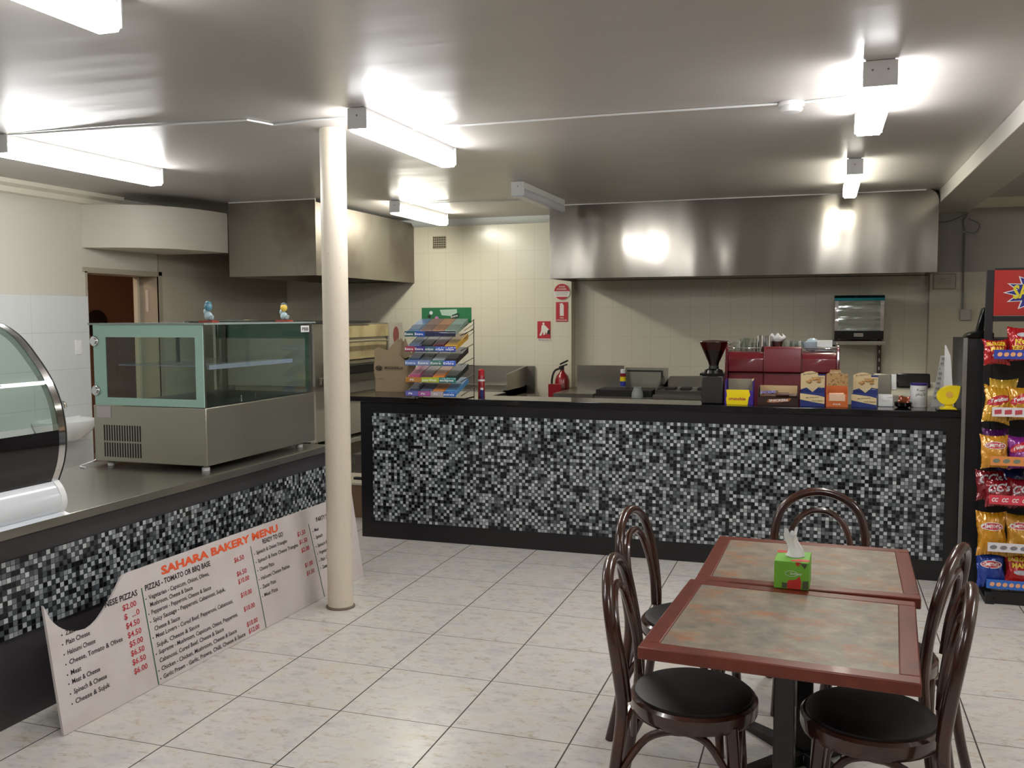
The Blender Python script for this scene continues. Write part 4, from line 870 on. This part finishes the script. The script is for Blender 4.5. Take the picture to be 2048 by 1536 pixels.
# grinder
gz = ct+.001
gg = thing('coffee_grinder', 'coffee grinder with a brown funnel hopper of beans on the counter', 'grinder', (-.705, 6.44, gz)); gx, gy = -.695, 6.44
build('body', B(gx-.075, gx+.07, gy-.06, gy+.1, gz, gz+.19), mat('dark steel case', '#4b4a48', .3, .8), gg, .008)
build('top_plate', MB().box(gx-.085, gx+.075, gy-.065, gy+.105, gz+.19, gz+.205).lathe([(.065, gz+.205), (.06, gz+.225), (.035, gz+.235), (.032, gz+.26)], (gx, gy, 0), 22), M['black'], gg)
build('hopper', MB().lathe([(.031, gz+.25), (.036, gz+.275), (.093, gz+.405), (.095, gz+.418)], (gx, gy, 0), 30), M['hopper'], gg)
build('beans', MB().lathe([(.0, gz+.252), (.028, gz+.254), (.033, gz+.277), (.068, gz+.357), (.0, gz+.360)], (gx, gy, 0), 26), M['bean'], gg)
build('lid', MB().lathe([(.096, gz+.416), (.094, gz+.421), (.02, gz+.428), (.0, gz+.428)], (gx, gy, 0), 30), mat('brown lid', '#3f1f1c', .3), gg)

# snack boxes on the front of the counter top
def carton(name, label, x0_, x1_, y0_, y1_, zf, zb, m, cat='snack box'):
    t = thing(name, label, cat, ((x0_+x1_)/2, (y0_+y1_)/2, gz))
    mb = MB(); th = .003
    mb.box(x0_, x1_, y0_, y0_+th, gz, gz+zf).box(x0_, x1_, y1_-th, y1_, gz, gz+zb)
    for a_ in (x0_, x1_-th): mb.prism([(y0_+th, gz), (y1_-th, gz), (y1_-th, gz+zb), (y0_+(y1_-y0_)*.35, gz+zb), (y0_+th, gz+zf)], 'x', a_, a_+th)
    mb.box(x0_+th, x1_-th, y0_+th, y1_-th, gz, gz+th)
    return t, build('carton', mb, m, t)
t, b_ = carton('honeycomb_bar_box', 'purple and yellow box of chocolate bars, leftmost on the counter beside the grinder', -.612, -.428, 6.36, 6.50, .095, .165, M['purple'])
build('back_card', B(-.60, -.44, 6.485, 6.497, gz+.07, gz+.165), mat('grey card inside', '#8d8570', .7), t)
f = MB().prism([(-.598, gz), (-.462, gz), (-.455, gz+.05), (-.445, gz+.065), (-.455, gz+.1), (-.602, gz+.1), (-.597, gz+.06), (-.603, gz+.04)], 'y', 6.355, 6.3595)
build('yellow_front', f, M['yellow'], b_); build('lettering', MB().text('crunchie', (-.585, 6.3549, gz+.032), X_, Z_, .018, .11, .03), mat('crimson', '#a0203c', .5), b_, fixn=False)
build('open_flap', MB().prism([(6.36, gz+.16), (6.40, gz+.172), (6.50, gz+.168), (6.50, gz+.165)], 'x', -.437, -.428), M['tan'], t)
t, b_ = carton('peanut_bar_box', 'dark brown box of chocolate peanut bars, second from the left on the counter', -.398, -.142, 6.36, 6.49, .055, .115, M['brown'])
build('back_card', B(-.39, -.15, 6.478, 6.487, gz+.06, gz+.125), M['tan'], t)
f = MB()
for i, (xa, ya, q) in enumerate(((-.385, 6.40, .0), (-.37, 6.43, .02), (-.30, 6.41, .01), (-.25, 6.44, .0))): f.tube([(xa, ya, gz+.055+q), (xa+.03, ya, gz+.06+q), (xa+.10, ya, gz+.062+q)], [.012, .014, .012], 8)
build('wrapped_bars', f, mat('bar wrapper', '#5c4030', .3), t)
lt = MB().text('SNICKERS', (-.385, 6.394, gz+.075), X_+Z_*.06, Z_, .017, .10, .03, off=.004)
build('bar_lettering', lt, mat('violet letters', '#8f8ed0', .4), t, fixn=False)
build('front_print', MB().prism([(-.34, gz+.022), (-.30, gz+.018), (-.20, gz+.03), (-.185, gz+.05), (-.33, gz+.042)], 'y', 6.3585, 6.36), mat('peanut print', '#9a5f35', .5), b_)
build('lettering', MB().text('SNICKERS', (-.325, 6.3584, gz+.026), X_+Z_*.05, Z_, .014, .12, .03), M['paper'], b_, fixn=False)
def nutbox(x0_, x1_, y0_, label, zb, rz=0):
    t = thing('nut_bar_box', label, 'snack box', ((x0_+x1_)/2, y0_, gz), rz, 'blue and cream boxes of nut bars')
    a_ = (x1_-x0_)/2; L = dict(world=False)
    b_ = build('carton', MB().box(-a_, a_, 0, .003, 0, .09).box(-a_, a_, .12, .124, 0, zb-.02).box(-a_, -a_+.003, .003, .12, 0, .07).box(a_-.003, a_, .003, .12, 0, .07).box(-a_+.003, a_-.003, .003, .12, 0, .003), M['blue'], t, **L)
    up = [(-a_, .10), (-a_*.5, .075+.04), (0, .085), (a_*.5, .12), (a_, .115), (a_, zb-.03), (a_*.45, zb-.03), (a_*.4, zb-.012), (-a_*.1, zb), (-a_*.6, zb-.006), (-a_, zb-.02)]
    build('header', MB().prism(up, 'y', .1165, .1195), mat('cream card', '#cfb98c', .6), b_, **L)
    build('front_band', MB().prism([(-a_, .045), (0, .03), (a_, .018), (a_, .062), (a_*.5, .072), (-a_, .085)], 'y', -.0012, .0), mat('cream card', '#cfb98c', .6), b_, **L)
    f = MB(); rnd = random.Random(5)
    for i in range(12): q = rnd.random(); f.ball((-a_*.45+a_*1.1*rnd.random(), .112, zb-.075+.03*rnd.random()), .008+.004*q, (1, .4, .7), 8)
    build('nut_print', f, mat('nut print', '#b98a52', .5), b_, **L)
    build('lettering', MB().text('Be Natural', (-a_*.8, .1162, zb-.028), X_+Z_*.14, Z_, .009, a_*1.1, 0).text('nut bars', (-a_*.1, .1162, zb-.048), X_, Z_, .012, a_*1.0, 0).text('Be Natural', (-a_*.5, -.0014, .052), X_+Z_*.1, Z_, .008, a_*1.0, 0).text('nut bars', (0, -.0014, .034), X_, Z_, .01, a_*.9, 0), M['brown'], b_, fixn=False, **L)
    build('slogan_lettering', MB().text('Have you tried our other', (0, .0, 0), X_, Z_, .006, a_*1.8, 0, 'C', fn=lambda p: Vector((p.x, .1162, p.z+zb-.112))).text('bars?', (a_*.7, .1162, zb-.09), X_, Z_, .018, a_*.35, 0, 'C'), M['paper'], b_, fixn=False, **L)
    return t
nutbox(-.130, .022, 6.37, 'blue and cream nut bar box left of the orange box', .225)
nutbox(.186, .338, 6.385, 'blue and cream nut bar box right of the orange box', .220, math.radians(-6))
t, b_ = carton('muesli_bar_box', 'orange box of muesli bars between the two blue and cream boxes', .032, .165, 6.365, 6.48, .085, .12, M['orange'])
build('header', MB().prism([(.032, gz+.11), (.165, gz+.11), (.165, gz+.21), (.125, gz+.21), (.12, gz+.235), (.055, gz+.235), (.05, gz+.215), (.032, gz+.21)], 'y', 6.476, 6.479), mat('oat card', '#ab8a57', .6, noise=(60, '#7f5a34', .55, .65)), t)
build('orange_band', B(.033, .164, 6.4725, 6.475, gz+.075, gz+.13), M['orange'], t)
build('wrapped_bars', MB().tube([(.05, 6.39, gz+.05), (.14, 6.39, gz+.05)], .013, 8).tube([(.05, 6.39, gz+.078), (.14, 6.39, gz+.078)], .013, 8), mat('orange wrapper', '#d08a5a', .25), t)
build('window', MB().box(.05, .148, 6.363, 6.365, gz+.04, gz+.084), mat('window shade', '#d9b59a', .3), b_)
build('lettering', MB().text('nut', (.098, 6.3648, gz+.014), X_, Z_, .014, .045, .01, 'C').text('Be Natural', (.088, 6.4759, gz+.215), X_+Z_*.08, Z_, .008, .06, 0, 'C'), M['paper'], b_, fixn=False)
# right end of the counter
solo('napkin_dispenser', B(.335, .445, 6.72, 6.80, .902, 1.265), M['steel2'], 'plain grey metal box behind the right nut bar box', 'dispenser', bevel=.004)
cdh = thing('card_holder', 'small white card in a stand at the counter edge', 'card', (.4, 6.5, gz))
build('card', MB().prism([(6.49, gz+.001), (6.493, gz+.001), (6.523, gz+.078), (6.520, gz+.078)], 'x', .355, .442), M['paper'], cdh)
build('stand', MB().box(.35, .446, 6.485, 6.545, gz, gz+.004), M['clearplastic'], cdh)
build('lettering', MB().text('CARDS', (.41, 6.510, gz+.055), X_, Vector((0, .37, .93)), .006, .04).text('see staff', (.375, 6.503, gz+.035), X_, Vector((0, .37, .93)), .005, .05), M['papergrey'], cdh, fixn=False)
ab = thing('sweets_bowl', 'small black bowl with a brown foil packet, beside the white tin', 'bowl', (.50, 6.46, gz))
build('bowl', MB().lathe([(.03, gz), (.052, gz+.012), (.056, gz+.035), (.052, gz+.035), (.04, gz+.012), (0, gz+.01)], (.50, 6.46, 0), 26), M['black'], ab)
solo('foil_packet', MB().sheet(lambda u, v: Vector((.468+.068*u+.008*v, 6.44+.03*v, gz+.030+.042*v+.006*math.sin(6*u)+.004*math.sin(9*v+5*u))), 10, 8).box(.485, .52, 6.445, 6.47, gz+.013, gz+.045), mat('brown foil', '#7a3a22', .25, .3), 'crumpled brown foil packet lying in the small black bowl', 'packet')
tn = thing('charity_tin', 'white round tin with purple lid and black script on its label', 'tin', (.597, 6.63-.02, gz)); tx_, ty_ = .60, 6.545
tn.location = (tx_, ty_, gz); OFF[tn.name] = Vector((tx_, ty_, gz))
build('tin', MB().lathe([(.0, gz), (.051, gz), (.052, gz+.003), (.052, gz+.142)], (tx_, ty_, 0), 36), M['paper'], tn)
build('lid', MB().lathe([(.0535, gz+.140), (.054, gz+.152), (.0, gz+.153)], (tx_, ty_, 0), 36), mat('purple lid', '#2d1f72', .3), tn)
def wrap(p):
    a_ = (p.x-tx_)/.0525; return Vector((tx_+.0527*math.sin(a_+.05), ty_-.0527*math.cos(a_+.05), p.z))
build('lettering', MB().text('\uFE94\uFEE8\uFEA0\uFEDF', (tx_+.005, 0, gz+.105), X_, Z_, .016, .05, .01, 'C', fn=wrap).text('\uFEE1\uFE8E\uFE98\uFEF3\uFEF7', (tx_+.005, 0, gz+.077), X_, Z_, .016, .06, .01, 'C', fn=wrap), M['ink'], tn, fixn=False)
f = MB()
for i in range(6): f.text('please give to the orphans fund', (tx_, 0, gz+.056-i*.008), X_, Z_, .0035, .07-.004*(i % 2), 0, 'C', fn=wrap)
build('small_print', f, M['papergrey'], tn, fixn=False)
rg = thing('cash_register', 'black and white till on the bench behind the white tin', 'till', (.6, 6.9, .901))
build('body', MB().prism([(6.78, .902), (7.1, .902), (7.1, 1.19), (6.92, 1.20), (6.80, 1.12)], 'x', .43, .79), mat('till cream', '#b5b09c', .4), rg, .006)
build('screen', MB().prism([(6.85, 1.17), (6.90, 1.17), (6.92, 1.262), (6.89, 1.262)], 'x', .49, .70), M['black'], rg, .008)
build('white_side', MB().prism([(6.84, 1.15), (6.93, 1.15), (6.93, 1.25), (6.90, 1.255)], 'x', .452, .489), M['ceramic'], rg, .005)
td = thing('tape_dispenser', 'yellow leaf shaped tape dispenser at the right end of the counter', 'tape dispenser', (.75, 6.34, gz))
lf = [(.684, gz+.085), (.690, gz+.114), (.725, gz+.146), (.755, gz+.155), (.808, gz+.153), (.814, gz+.145), (.803, gz+.082), (.775, gz+.042), (.72, gz+.040), (.690, gz+.064)]
build('body', MB().prism(smooth(lf+[lf[0]], 4)[:-1], 'y', 6.31, 6.37), M['yellow'], td, .008)
build('foot_plate', MB().prism([(.703, gz+.008), (.72, gz+.022), (.752, gz+.028), (.785, gz+.022), (.802, gz+.008)], 'y', 6.295, 6.40), M['yellow'], td, .003)
build('neck', B(.73, .775, 6.32, 6.36, gz+.02, gz+.045), M['yellow'], td)
build('base', B(.685, .812, 6.285, 6.41, gz, gz+.008), M['black'], td); build('hub', MB().lathe([(.02, 6.307), (.02, 6.31)], (.752, 0, gz+.1), 20, 'y'), mat('pale hub', '#d8a54a', .4), td)
pt = thing('folded_price_sheet', 'tall folded white sheet with printed grids standing beside the black cabinet', 'sheet', (.75, 6.60, gz))
q = [(.695, 6.565, gz), (.705, 6.565, gz), (.770, 6.60, gz), (.752, 6.565, gz+.33), (.735, 6.565, gz+.33)]
build('left_leaf', MB().poly([(.675, 6.56, gz), (.752, 6.60, gz), (.752, 6.60, gz+.33), (.728, 6.585, gz+.33)]), M['paper'], pt)
build('right_leaf', MB().poly([(.752, 6.60, gz), (.812, 6.565, gz), (.785, 6.58, gz+.33), (.760, 6.598, gz+.395), (.752, 6.60, gz+.40)]), M['paper'], pt)
f = MB()
for i in range(9):
    z = gz+.305-i*.032; k = i/9; xa = .733-.045*k
    if i == 2: f.poly([(xa, 6.5835, z), (xa+.006, 6.5865, z), (xa+.006, 6.5865, z+.01), (xa, 6.5835, z+.01)]); continue
    for j in range(3):
        x_ = xa+j*.0065*(1+.3*k); dy = (x_-.675-.053*(z-gz)/.33)*.5
        f.poly([(x_, 6.5578+dy+.014*(z-gz)/.33, z), (x_+.0045, 6.5578+dy+.002+.014*(z-gz)/.33, z), (x_+.0045, 6.5578+dy+.002+.014*(z-gz)/.33, z+.014), (x_, 6.5578+dy+.014*(z-gz)/.33, z+.014)])
build('printed_grid', f, M['papergrey'], pt, fixn=False)

# ================================================================== PIZZA OVEN under the left hood
ov_ = thing('pizza_oven', 'large old cream and steel pizza deck oven behind the column', 'oven', (-4.8, 8.3, 0))
OX = -4.3; cr_m = mat('stained oven enamel', '#a89a72', .45, noise=(4, '#85734f', .45, .7)); ste = mat('worn oven steel', '#8d8b83', .35, .8)
build('body', B(-5.3, OX-.02, 7.35, 9.2, 1.04, 1.60), ste, ov_)
build('corner_column', B(OX-.02, OX+.005, 7.35, 7.56, 1.04, 1.60), ste, ov_)
dr = build('oven_door', B(OX-.02, OX+.004, 7.56, 8.86, 1.46, 1.585), cr_m, ov_, .006)
dr = build('oven_door', B(OX-.02, OX+.006, 7.56, 8.80, 1.25, 1.44), cr_m, ov_, .006)
build('door_handle', MB().tube([(OX+.005, 8.78, 1.27), (OX+.035, 8.76, 1.38), (OX+.04, 8.66, 1.425), (OX+.04, 7.7, 1.425), (OX+.005, 7.62, 1.42)], .011, sub=5), M['steel'], dr)
build('ledge', MB().prism([(OX-.02, 1.20), (OX+.05, 1.215), (OX+.05, 1.235), (OX-.02, 1.25)], 'y', 7.5, 8.86), M['steel'], ov_)
build('vent_slot', B(OX-.02, OX-.005, 7.56, 8.86, 1.12, 1.19), M['blackmatte'], ov_)
build('bottom_rail', MB().prism([(OX-.02, 1.04), (OX+.04, 1.05), (OX+.045, 1.105), (OX-.02, 1.12)], 'y', 7.4, 9.0), M['steel'], ov_)
cp_ = build('control_panel', B(OX-.02, OX+.006, 8.87, 9.2, 1.10, 1.60), mat('pale grey panel', '#a6a298', .4), ov_)
build('red_sticker', MB().prism([(9.03+.07*math.cos(a), 1.47+.09*math.sin(a)) for a in [2*PI*i/20 for i in range(20)]], 'x', OX+.006, OX+.008), mat('red brown picture', '#7a2f2c', .4), cp_)
build('stand', MB().box(-5.2, OX-.05, 7.45, 9.1, .52, 1.04).box(-5.2, OX-.03, 7.42, 9.15, .44, .475), mat('beige grey steel', '#99968a', .5), ov_)
for px in (-5.15, OX-.12):
    for py in (7.46, 9.06): build('leg', B(px, px+.05, py, py+.05, 0, .52), ste, ov_)
solo('dark_tray', B(-4.9, -4.28, 7.32, 8.42, 1.602, 1.625), M['blackmatte'], 'flat black tray lying on top of the pizza oven', 'tray')
bx_ = thing('storage_box', 'brown box with a pale top on the floor in the gap left of the counter', 'box', (-3.75, 7.1, 0))
build('body', B(-4.15, -3.30, 6.86, 7.30, .001, .275), M['cardboard'], bx_); build('pale_top', B(-4.16, -3.29, 6.85, 7.31, .275, .29), mat('pale box top', '#b1aa9a', .6), bx_)
solo('black_clip', B(-3.74, -3.66, 7.0, 7.04, .291, .31), M['blackmatte'], 'small black object lying on the pale box top in the gap', 'clip')
solo('storage_crate', MB().box(-4.2, -3.35, 7.9, 8.3, .001, .34).box(-4.22, -3.33, 7.88, 8.32, .34, .36), mat('dark crate', '#575048', .6), 'dark grey crate on the floor behind the brown box', 'crate')
tel = thing('card_terminal', 'black desk phone with upright handset on top of the black cabinet', 'phone', (.88, 6.34, 1.516))
build('base', MB().prism([(.838, 1.516), (.99, 1.516), (.99, 1.55), (.93, 1.565), (.86, 1.55), (.835, 1.53)], 'y', 6.30, 6.46), M['black'], tel, .006)
build('handset', MB().prism([(.895, 1.55), (.935, 1.55), (.952, 1.70), (.928, 1.705)], 'y', 6.33, 6.40), M['black'], tel, .006)

# ================================================================== SNACK RACK
rx0, rx1, ry0, ry1 = .925, 1.56, 5.86, 6.24
rk = thing('snack_rack', 'black floor rack of chip packets with a red header, cut by the right frame edge', 'display rack', ((rx0+rx1)/2, 6.05, 0))
bk = M['blackmatte']
for px in (rx0, rx1-.04): build('post', B(px, px+.04, ry1-.04, ry1, 0.0, 1.925), bk, rk)
build('back_board', B(rx0+.04, rx1-.04, ry1-.03, ry1-.02, .06, 1.49), bk, rk)
for px in (rx0-.005, rx1-.05): build('foot', MB().box(px, px+.045, ry0-.0, ry1, 0.0, .03).box(px, px+.035, ry0, ry0+.03, .03, .07), bk, rk)
build('base_panel', MB().box(rx0+.03, rx1-.04, ry0+.02, ry0+.035, .0, .075), bk, rk)
hb_ = build('header_board', B(rx0+.04, rx1-.04, ry1-.045, ry1-.035, 1.655, 1.925), mat('header red', '#a8231d', .35), rk)
build('header_frame', MB().box(rx0+.04, rx1-.04, ry1-.05, ry1-.03, 1.62, 1.652).box(rx0+.04, rx1-.04, ry1-.05, ry1-.03, 1.925, 1.935), bk, rk)
yy = ry1-.0462; cx_, cz_ = 1.20, 1.79
def star(r1, r2, n_, sx=1.6): return [(cx_+sx*(r1 if i % 2 == 0 else r2)*math.cos(2*PI*i/(2*n_)+PI), cz_+(r1 if i % 2 == 0 else r2)*math.sin(2*PI*i/(2*n_)+PI)) for i in range(2*n_)]
build('star_edge', MB().prism(star(.118, .078, 13), 'y', yy, yy+.001), M['paper'], hb_)
build('star', MB().prism(star(.108, .070, 13), 'y', yy-.001, yy), mat('star blue', '#20257e', .4), hb_)
build('lettering', MB().text('SAMBOY', (cx_-.135, yy-.001, cz_-.035), X_+Z_*.12, Z_, .075, .29, .035), mat('header yellow', '#d8c820', .4), hb_, fixn=False)
ZS = [1.411, 1.085, .806, .583, .308, .093]
SCOL = [('#2f3f9a', '#dba070'), ('#d8d0d2', '#b0424e'), ('#d98a4a', '#6f7a68'), ('#c93a4a', '#ece6e6'), ('#d5d2d6', '#77757a'), ('#2f66b8', '#e0a27a')]
for k, (z, (c_a, c_b)) in enumerate(zip(ZS, SCOL)):
    sf = build('shelf', MB().prism([(ry0+.004, z), (ry1-.03, z+.03), (ry1-.03, z+.034), (ry0+.004, z+.005)], 'x', rx0+.01, rx1-.01), bk, rk)
    st = build('price_strip', B(rx0-.002, rx1-.005, ry0-.0, ry0+.004, z, z+.052), mat('strip '+c_a, c_a, .4), sf)
    f = MB()
    for i in range(6 if k in (0, 5) else 4):
        x = rx0+.028+i*(.033 if k in (0, 5) else .052); zc = z+.026; mm = mat('mark '+c_b, c_b, .4)
        if k == 3: f.text('CC', (x, ry0-.0005, zc-.011), X_, Z_, .021, .034, .04, 'C', shear=.3)
        elif k == 1: f.prism([(x-.018, zc-.014), (x+.018, zc-.010), (x+.018, zc+.015), (x-.018, zc+.011)], 'y', ry0-.0015, ry0)
        else: f.prism([(x+(.013 if k in (0, 5) else .019)*math.cos(a), zc+.012*math.sin(a)+.15*(math.cos(a)*.012)) for a in [2*PI*j/14 for j in range(14)]], 'y', ry0-.0015, ry0)
    build('printed_mark', f, mm, st, fixn=False)
def chipbag(x, y, z, w_, h, col, label, parts=(), lean=.3, rz=0, dep=.035, rough=.22, ry=0):
    t = thing('chip_bag', label, 'chip packet', (x, y, z), 0, 'chip packets on the snack rack'); t.rotation_euler = (-lean, ry, rz)
    rnd = random.Random(int(x*1000)+int(z*100)); ph = [rnd.random()*6 for _ in range(6)]
    def depth(px, pz):
        u = min(1, abs(2*px/w_)); v = min(max(pz/h, 0), 1)
        return dep*(max(0, 1-u**2.2)**.7)*(max(0, math.sin(PI*v))**.55)+(.0045*math.sin(26*px/w_+ph[0]+6*v)+.0035*math.sin(15*v+ph[1]+9*px/w_)+.003*math.sin(41*px/w_-19*v+ph[2]))*math.sin(PI*v)*(.35+.65*u)+.004*math.sin(48*px/w_+ph[3])*(abs(2*v-1)**4)
    def side(sg):
        def fn(u, v):
            wd_ = w_*(1.04-.13*math.sin(PI*v)); px = (u-.5)*wd_+.003*math.sin(9*v+ph[4]); pz = v*h+.012*(abs(2*u-1)**2)*(1 if v > .5 else -1)*abs(2*v-1)**3
            e = .002 if (v < .001 or v > .999) else 0
            return Vector((px, sg*(depth((u-.5)*w_, v*h)+.0008), pz))
        return fn
    mb = MB().sheet(side(-1), 20, 20).sheet(side(1), 20, 20)
    bmesh.ops.remove_doubles(mb.bm, verts=mb.bm.verts, dist=.0022)
    b_ = build('packet', mb, mat('foil '+col, '#'+''.join('%02x' % int(int(col[k:k+2], 16)*.9) for k in (1, 3, 5)), rough, .15, .35), t, world=False)
    for nm, m_, maker in parts:
        pm = MB(); maker(pm)
        for v in pm.bm.verts:
            k = v.co.copy(); v.co = Vector((k.x, -depth(k.x, k.z)-.0022+k.y, k.z))
        build(nm, pm, m_, b_, world=False, fixn=False)
    return t
def grid_disc(mb, cx, cz, rx, rz, y=0, n_=5, shear=0):
    """filled ellipse split into rings, so that it can follow a curved surface"""
    prev = None
    for i in range(n_+1):
        r = max(i/n_, .001); cur = [mb.bm.verts.new((cx+rx*r*math.cos(2*PI*j/20), y, cz+rz*r*math.sin(2*PI*j/20)+shear*rx*r*math.cos(2*PI*j/20))) for j in range(20)]
        if prev:
            for j in range(20): mb.bm.faces.new((prev[j], prev[(j+1) % 20], cur[(j+1) % 20], cur[j]))
        prev = cur
red_p = mat('logo red', '#b02030', .35); wht = M['paper']; yel = mat('logo yellow', '#e0c030', .35)
def smiths(w_, h, zc=.55):
    return [('logo_edge', wht, lambda mb: grid_disc(mb, 0, h*zc, w_*.37, w_*.15)), ('logo', red_p, lambda mb: grid_disc(mb, 0, h*zc, w_*.34, w_*.125, -.0008)),
            ('lettering', wht, lambda mb: mb.text("SMITH'S", (0, -.0016, h*zc-w_*.06), X_, Z_, w_*.12, w_*.52, .03, 'C', off=.0))]
def burger(w_, h, zc=.5, flip=1):
    return [('lettering', yel, lambda mb: mb.text('BURGER', (0, -.0008, h*zc+flip*w_*.08), X_*flip, Z_*flip, w_*.17, w_*.75, .04, 'C', off=0).text('MAN', (0, -.0008, h*zc-flip*w_*.16), X_*flip, Z_*flip, w_*.18, w_*.5, .04, 'C', off=0)),
            ('logo', mat('silver print', '#a9a8b0', .3), lambda mb: grid_disc(mb, w_*.05, h*zc-flip*w_*.34, w_*.25, w_*.09, -.0004))]
def twist(w_, h, zc=.45):
    return [('logo', red_p, lambda mb: grid_disc(mb, 0, h*zc, w_*.42, w_*.2, -.0004, shear=.35)), ('lettering', wht, lambda mb: mb.text('Twisties', (0, -.0016, h*zc-w_*.06), X_+Z_*.35, Z_, w_*.16, w_*.7, .03, 'C', off=0))]
def ccs(w_, h, zc=.5):
    return [('lettering', mat('silver letters', '#a8a4a8', .3), lambda mb: mb.text("CC's", (0, -.0008, h*zc-w_*.14), X_+Z_*.12, Z_, w_*.3, w_*.75, .03, 'C', off=0, shear=.3))]
w_, h = .145, .185
ya = ry0+.055
chipbag(.945, ya, ZS[0]-.03, .135, .135, '#b01d22', 'small red chip packet at the left of the top shelf', burger(.135, .135, .66), .25, .1)
chipbag(1.075, ya, ZS[0]-.01, .15, .185, '#b2171c', 'taller red chip packet with upside down yellow letters, top shelf', burger(.15, .185, .5, -1), .2, -.05)
chipbag(.95, ya, ZS[1]-.035, w_, .2, '#d9a12c', 'yellow cheese snack packet at the left end of the second shelf', twist(w_, .2, .6), .3, .15, ry=.15)
chipbag(1.00, ya+.09, ZS[1]+.01, w_, .19, '#d8ad3c', 'plain yellow packet standing behind the front row of the second shelf', (), .2, -.1)
chipbag(1.085, ya, ZS[1]-.02, w_, .185, '#cf9328', 'yellow and red cheese snack packet right of the second shelf', twist(w_, .185, .62), .3, -.05)
chipbag(.955, ya, ZS[2]-.02, .15, .18, '#dc9a32', 'orange yellow chip packet at the left of the third shelf', smiths(.15, .18, .68), .25, .05)
chipbag(1.09, ya, ZS[2]-.02, .14, .18, '#8c2a8c', 'purple chip packet on the third shelf', twist(.14, .18, .66), .25, -.05)
chipbag(.975, ya+.10, ZS[2]+.02, .14, .165, '#5d1f63', 'dark purple packet peeping out behind the orange one, third shelf', (), .2, .1)
chipbag(.95, ya+.06, ZS[3]+.005, .16, .165, '#7f1420', 'dark red corn chip packet at the back left of the fourth shelf', ccs(.16, .165, .72), .3, .1)
chipbag(.985, ya-.0, ZS[3]-.02, .155, .15, '#8c1622', 'dark red corn chip packet at the front left of the fourth shelf', ccs(.155, .15, .66), .35, 0)
chipbag(1.11, ya, ZS[3]-.02, .15, .16, '#861522', 'dark red corn chip packet right of the fourth shelf', ccs(.15, .16, .6), .35, 0)
chipbag(1.06, ya+.10, ZS[3]+.02, .15, .17, '#1c2450', 'dark blue packet behind the corn chips on the fourth shelf', (), .2, 0)
chipbag(.955, ya, ZS[4]-.03, .16, .24, '#d3921f', 'gold chip packet at the left of the fifth shelf', smiths(.16, .24, .66), .25, .08)
chipbag(1.10, ya, ZS[4]-.03, .15, .235, '#c98f28', 'gold chip packet right of the fifth shelf', smiths(.15, .235, .72), .25, -.05)
chipbag(.955, ya, ZS[5]-.005, .155, .205, '#1f3f9c', 'blue chip packet at the left of the lowest shelf', smiths(.155, .205, .62), .25, .05)
chipbag(1.10, ya, ZS[5]-.005, .15, .215, '#b81f1f', 'red chip packet on the lowest shelf', burger(.15, .215, .66), .25, -.03)
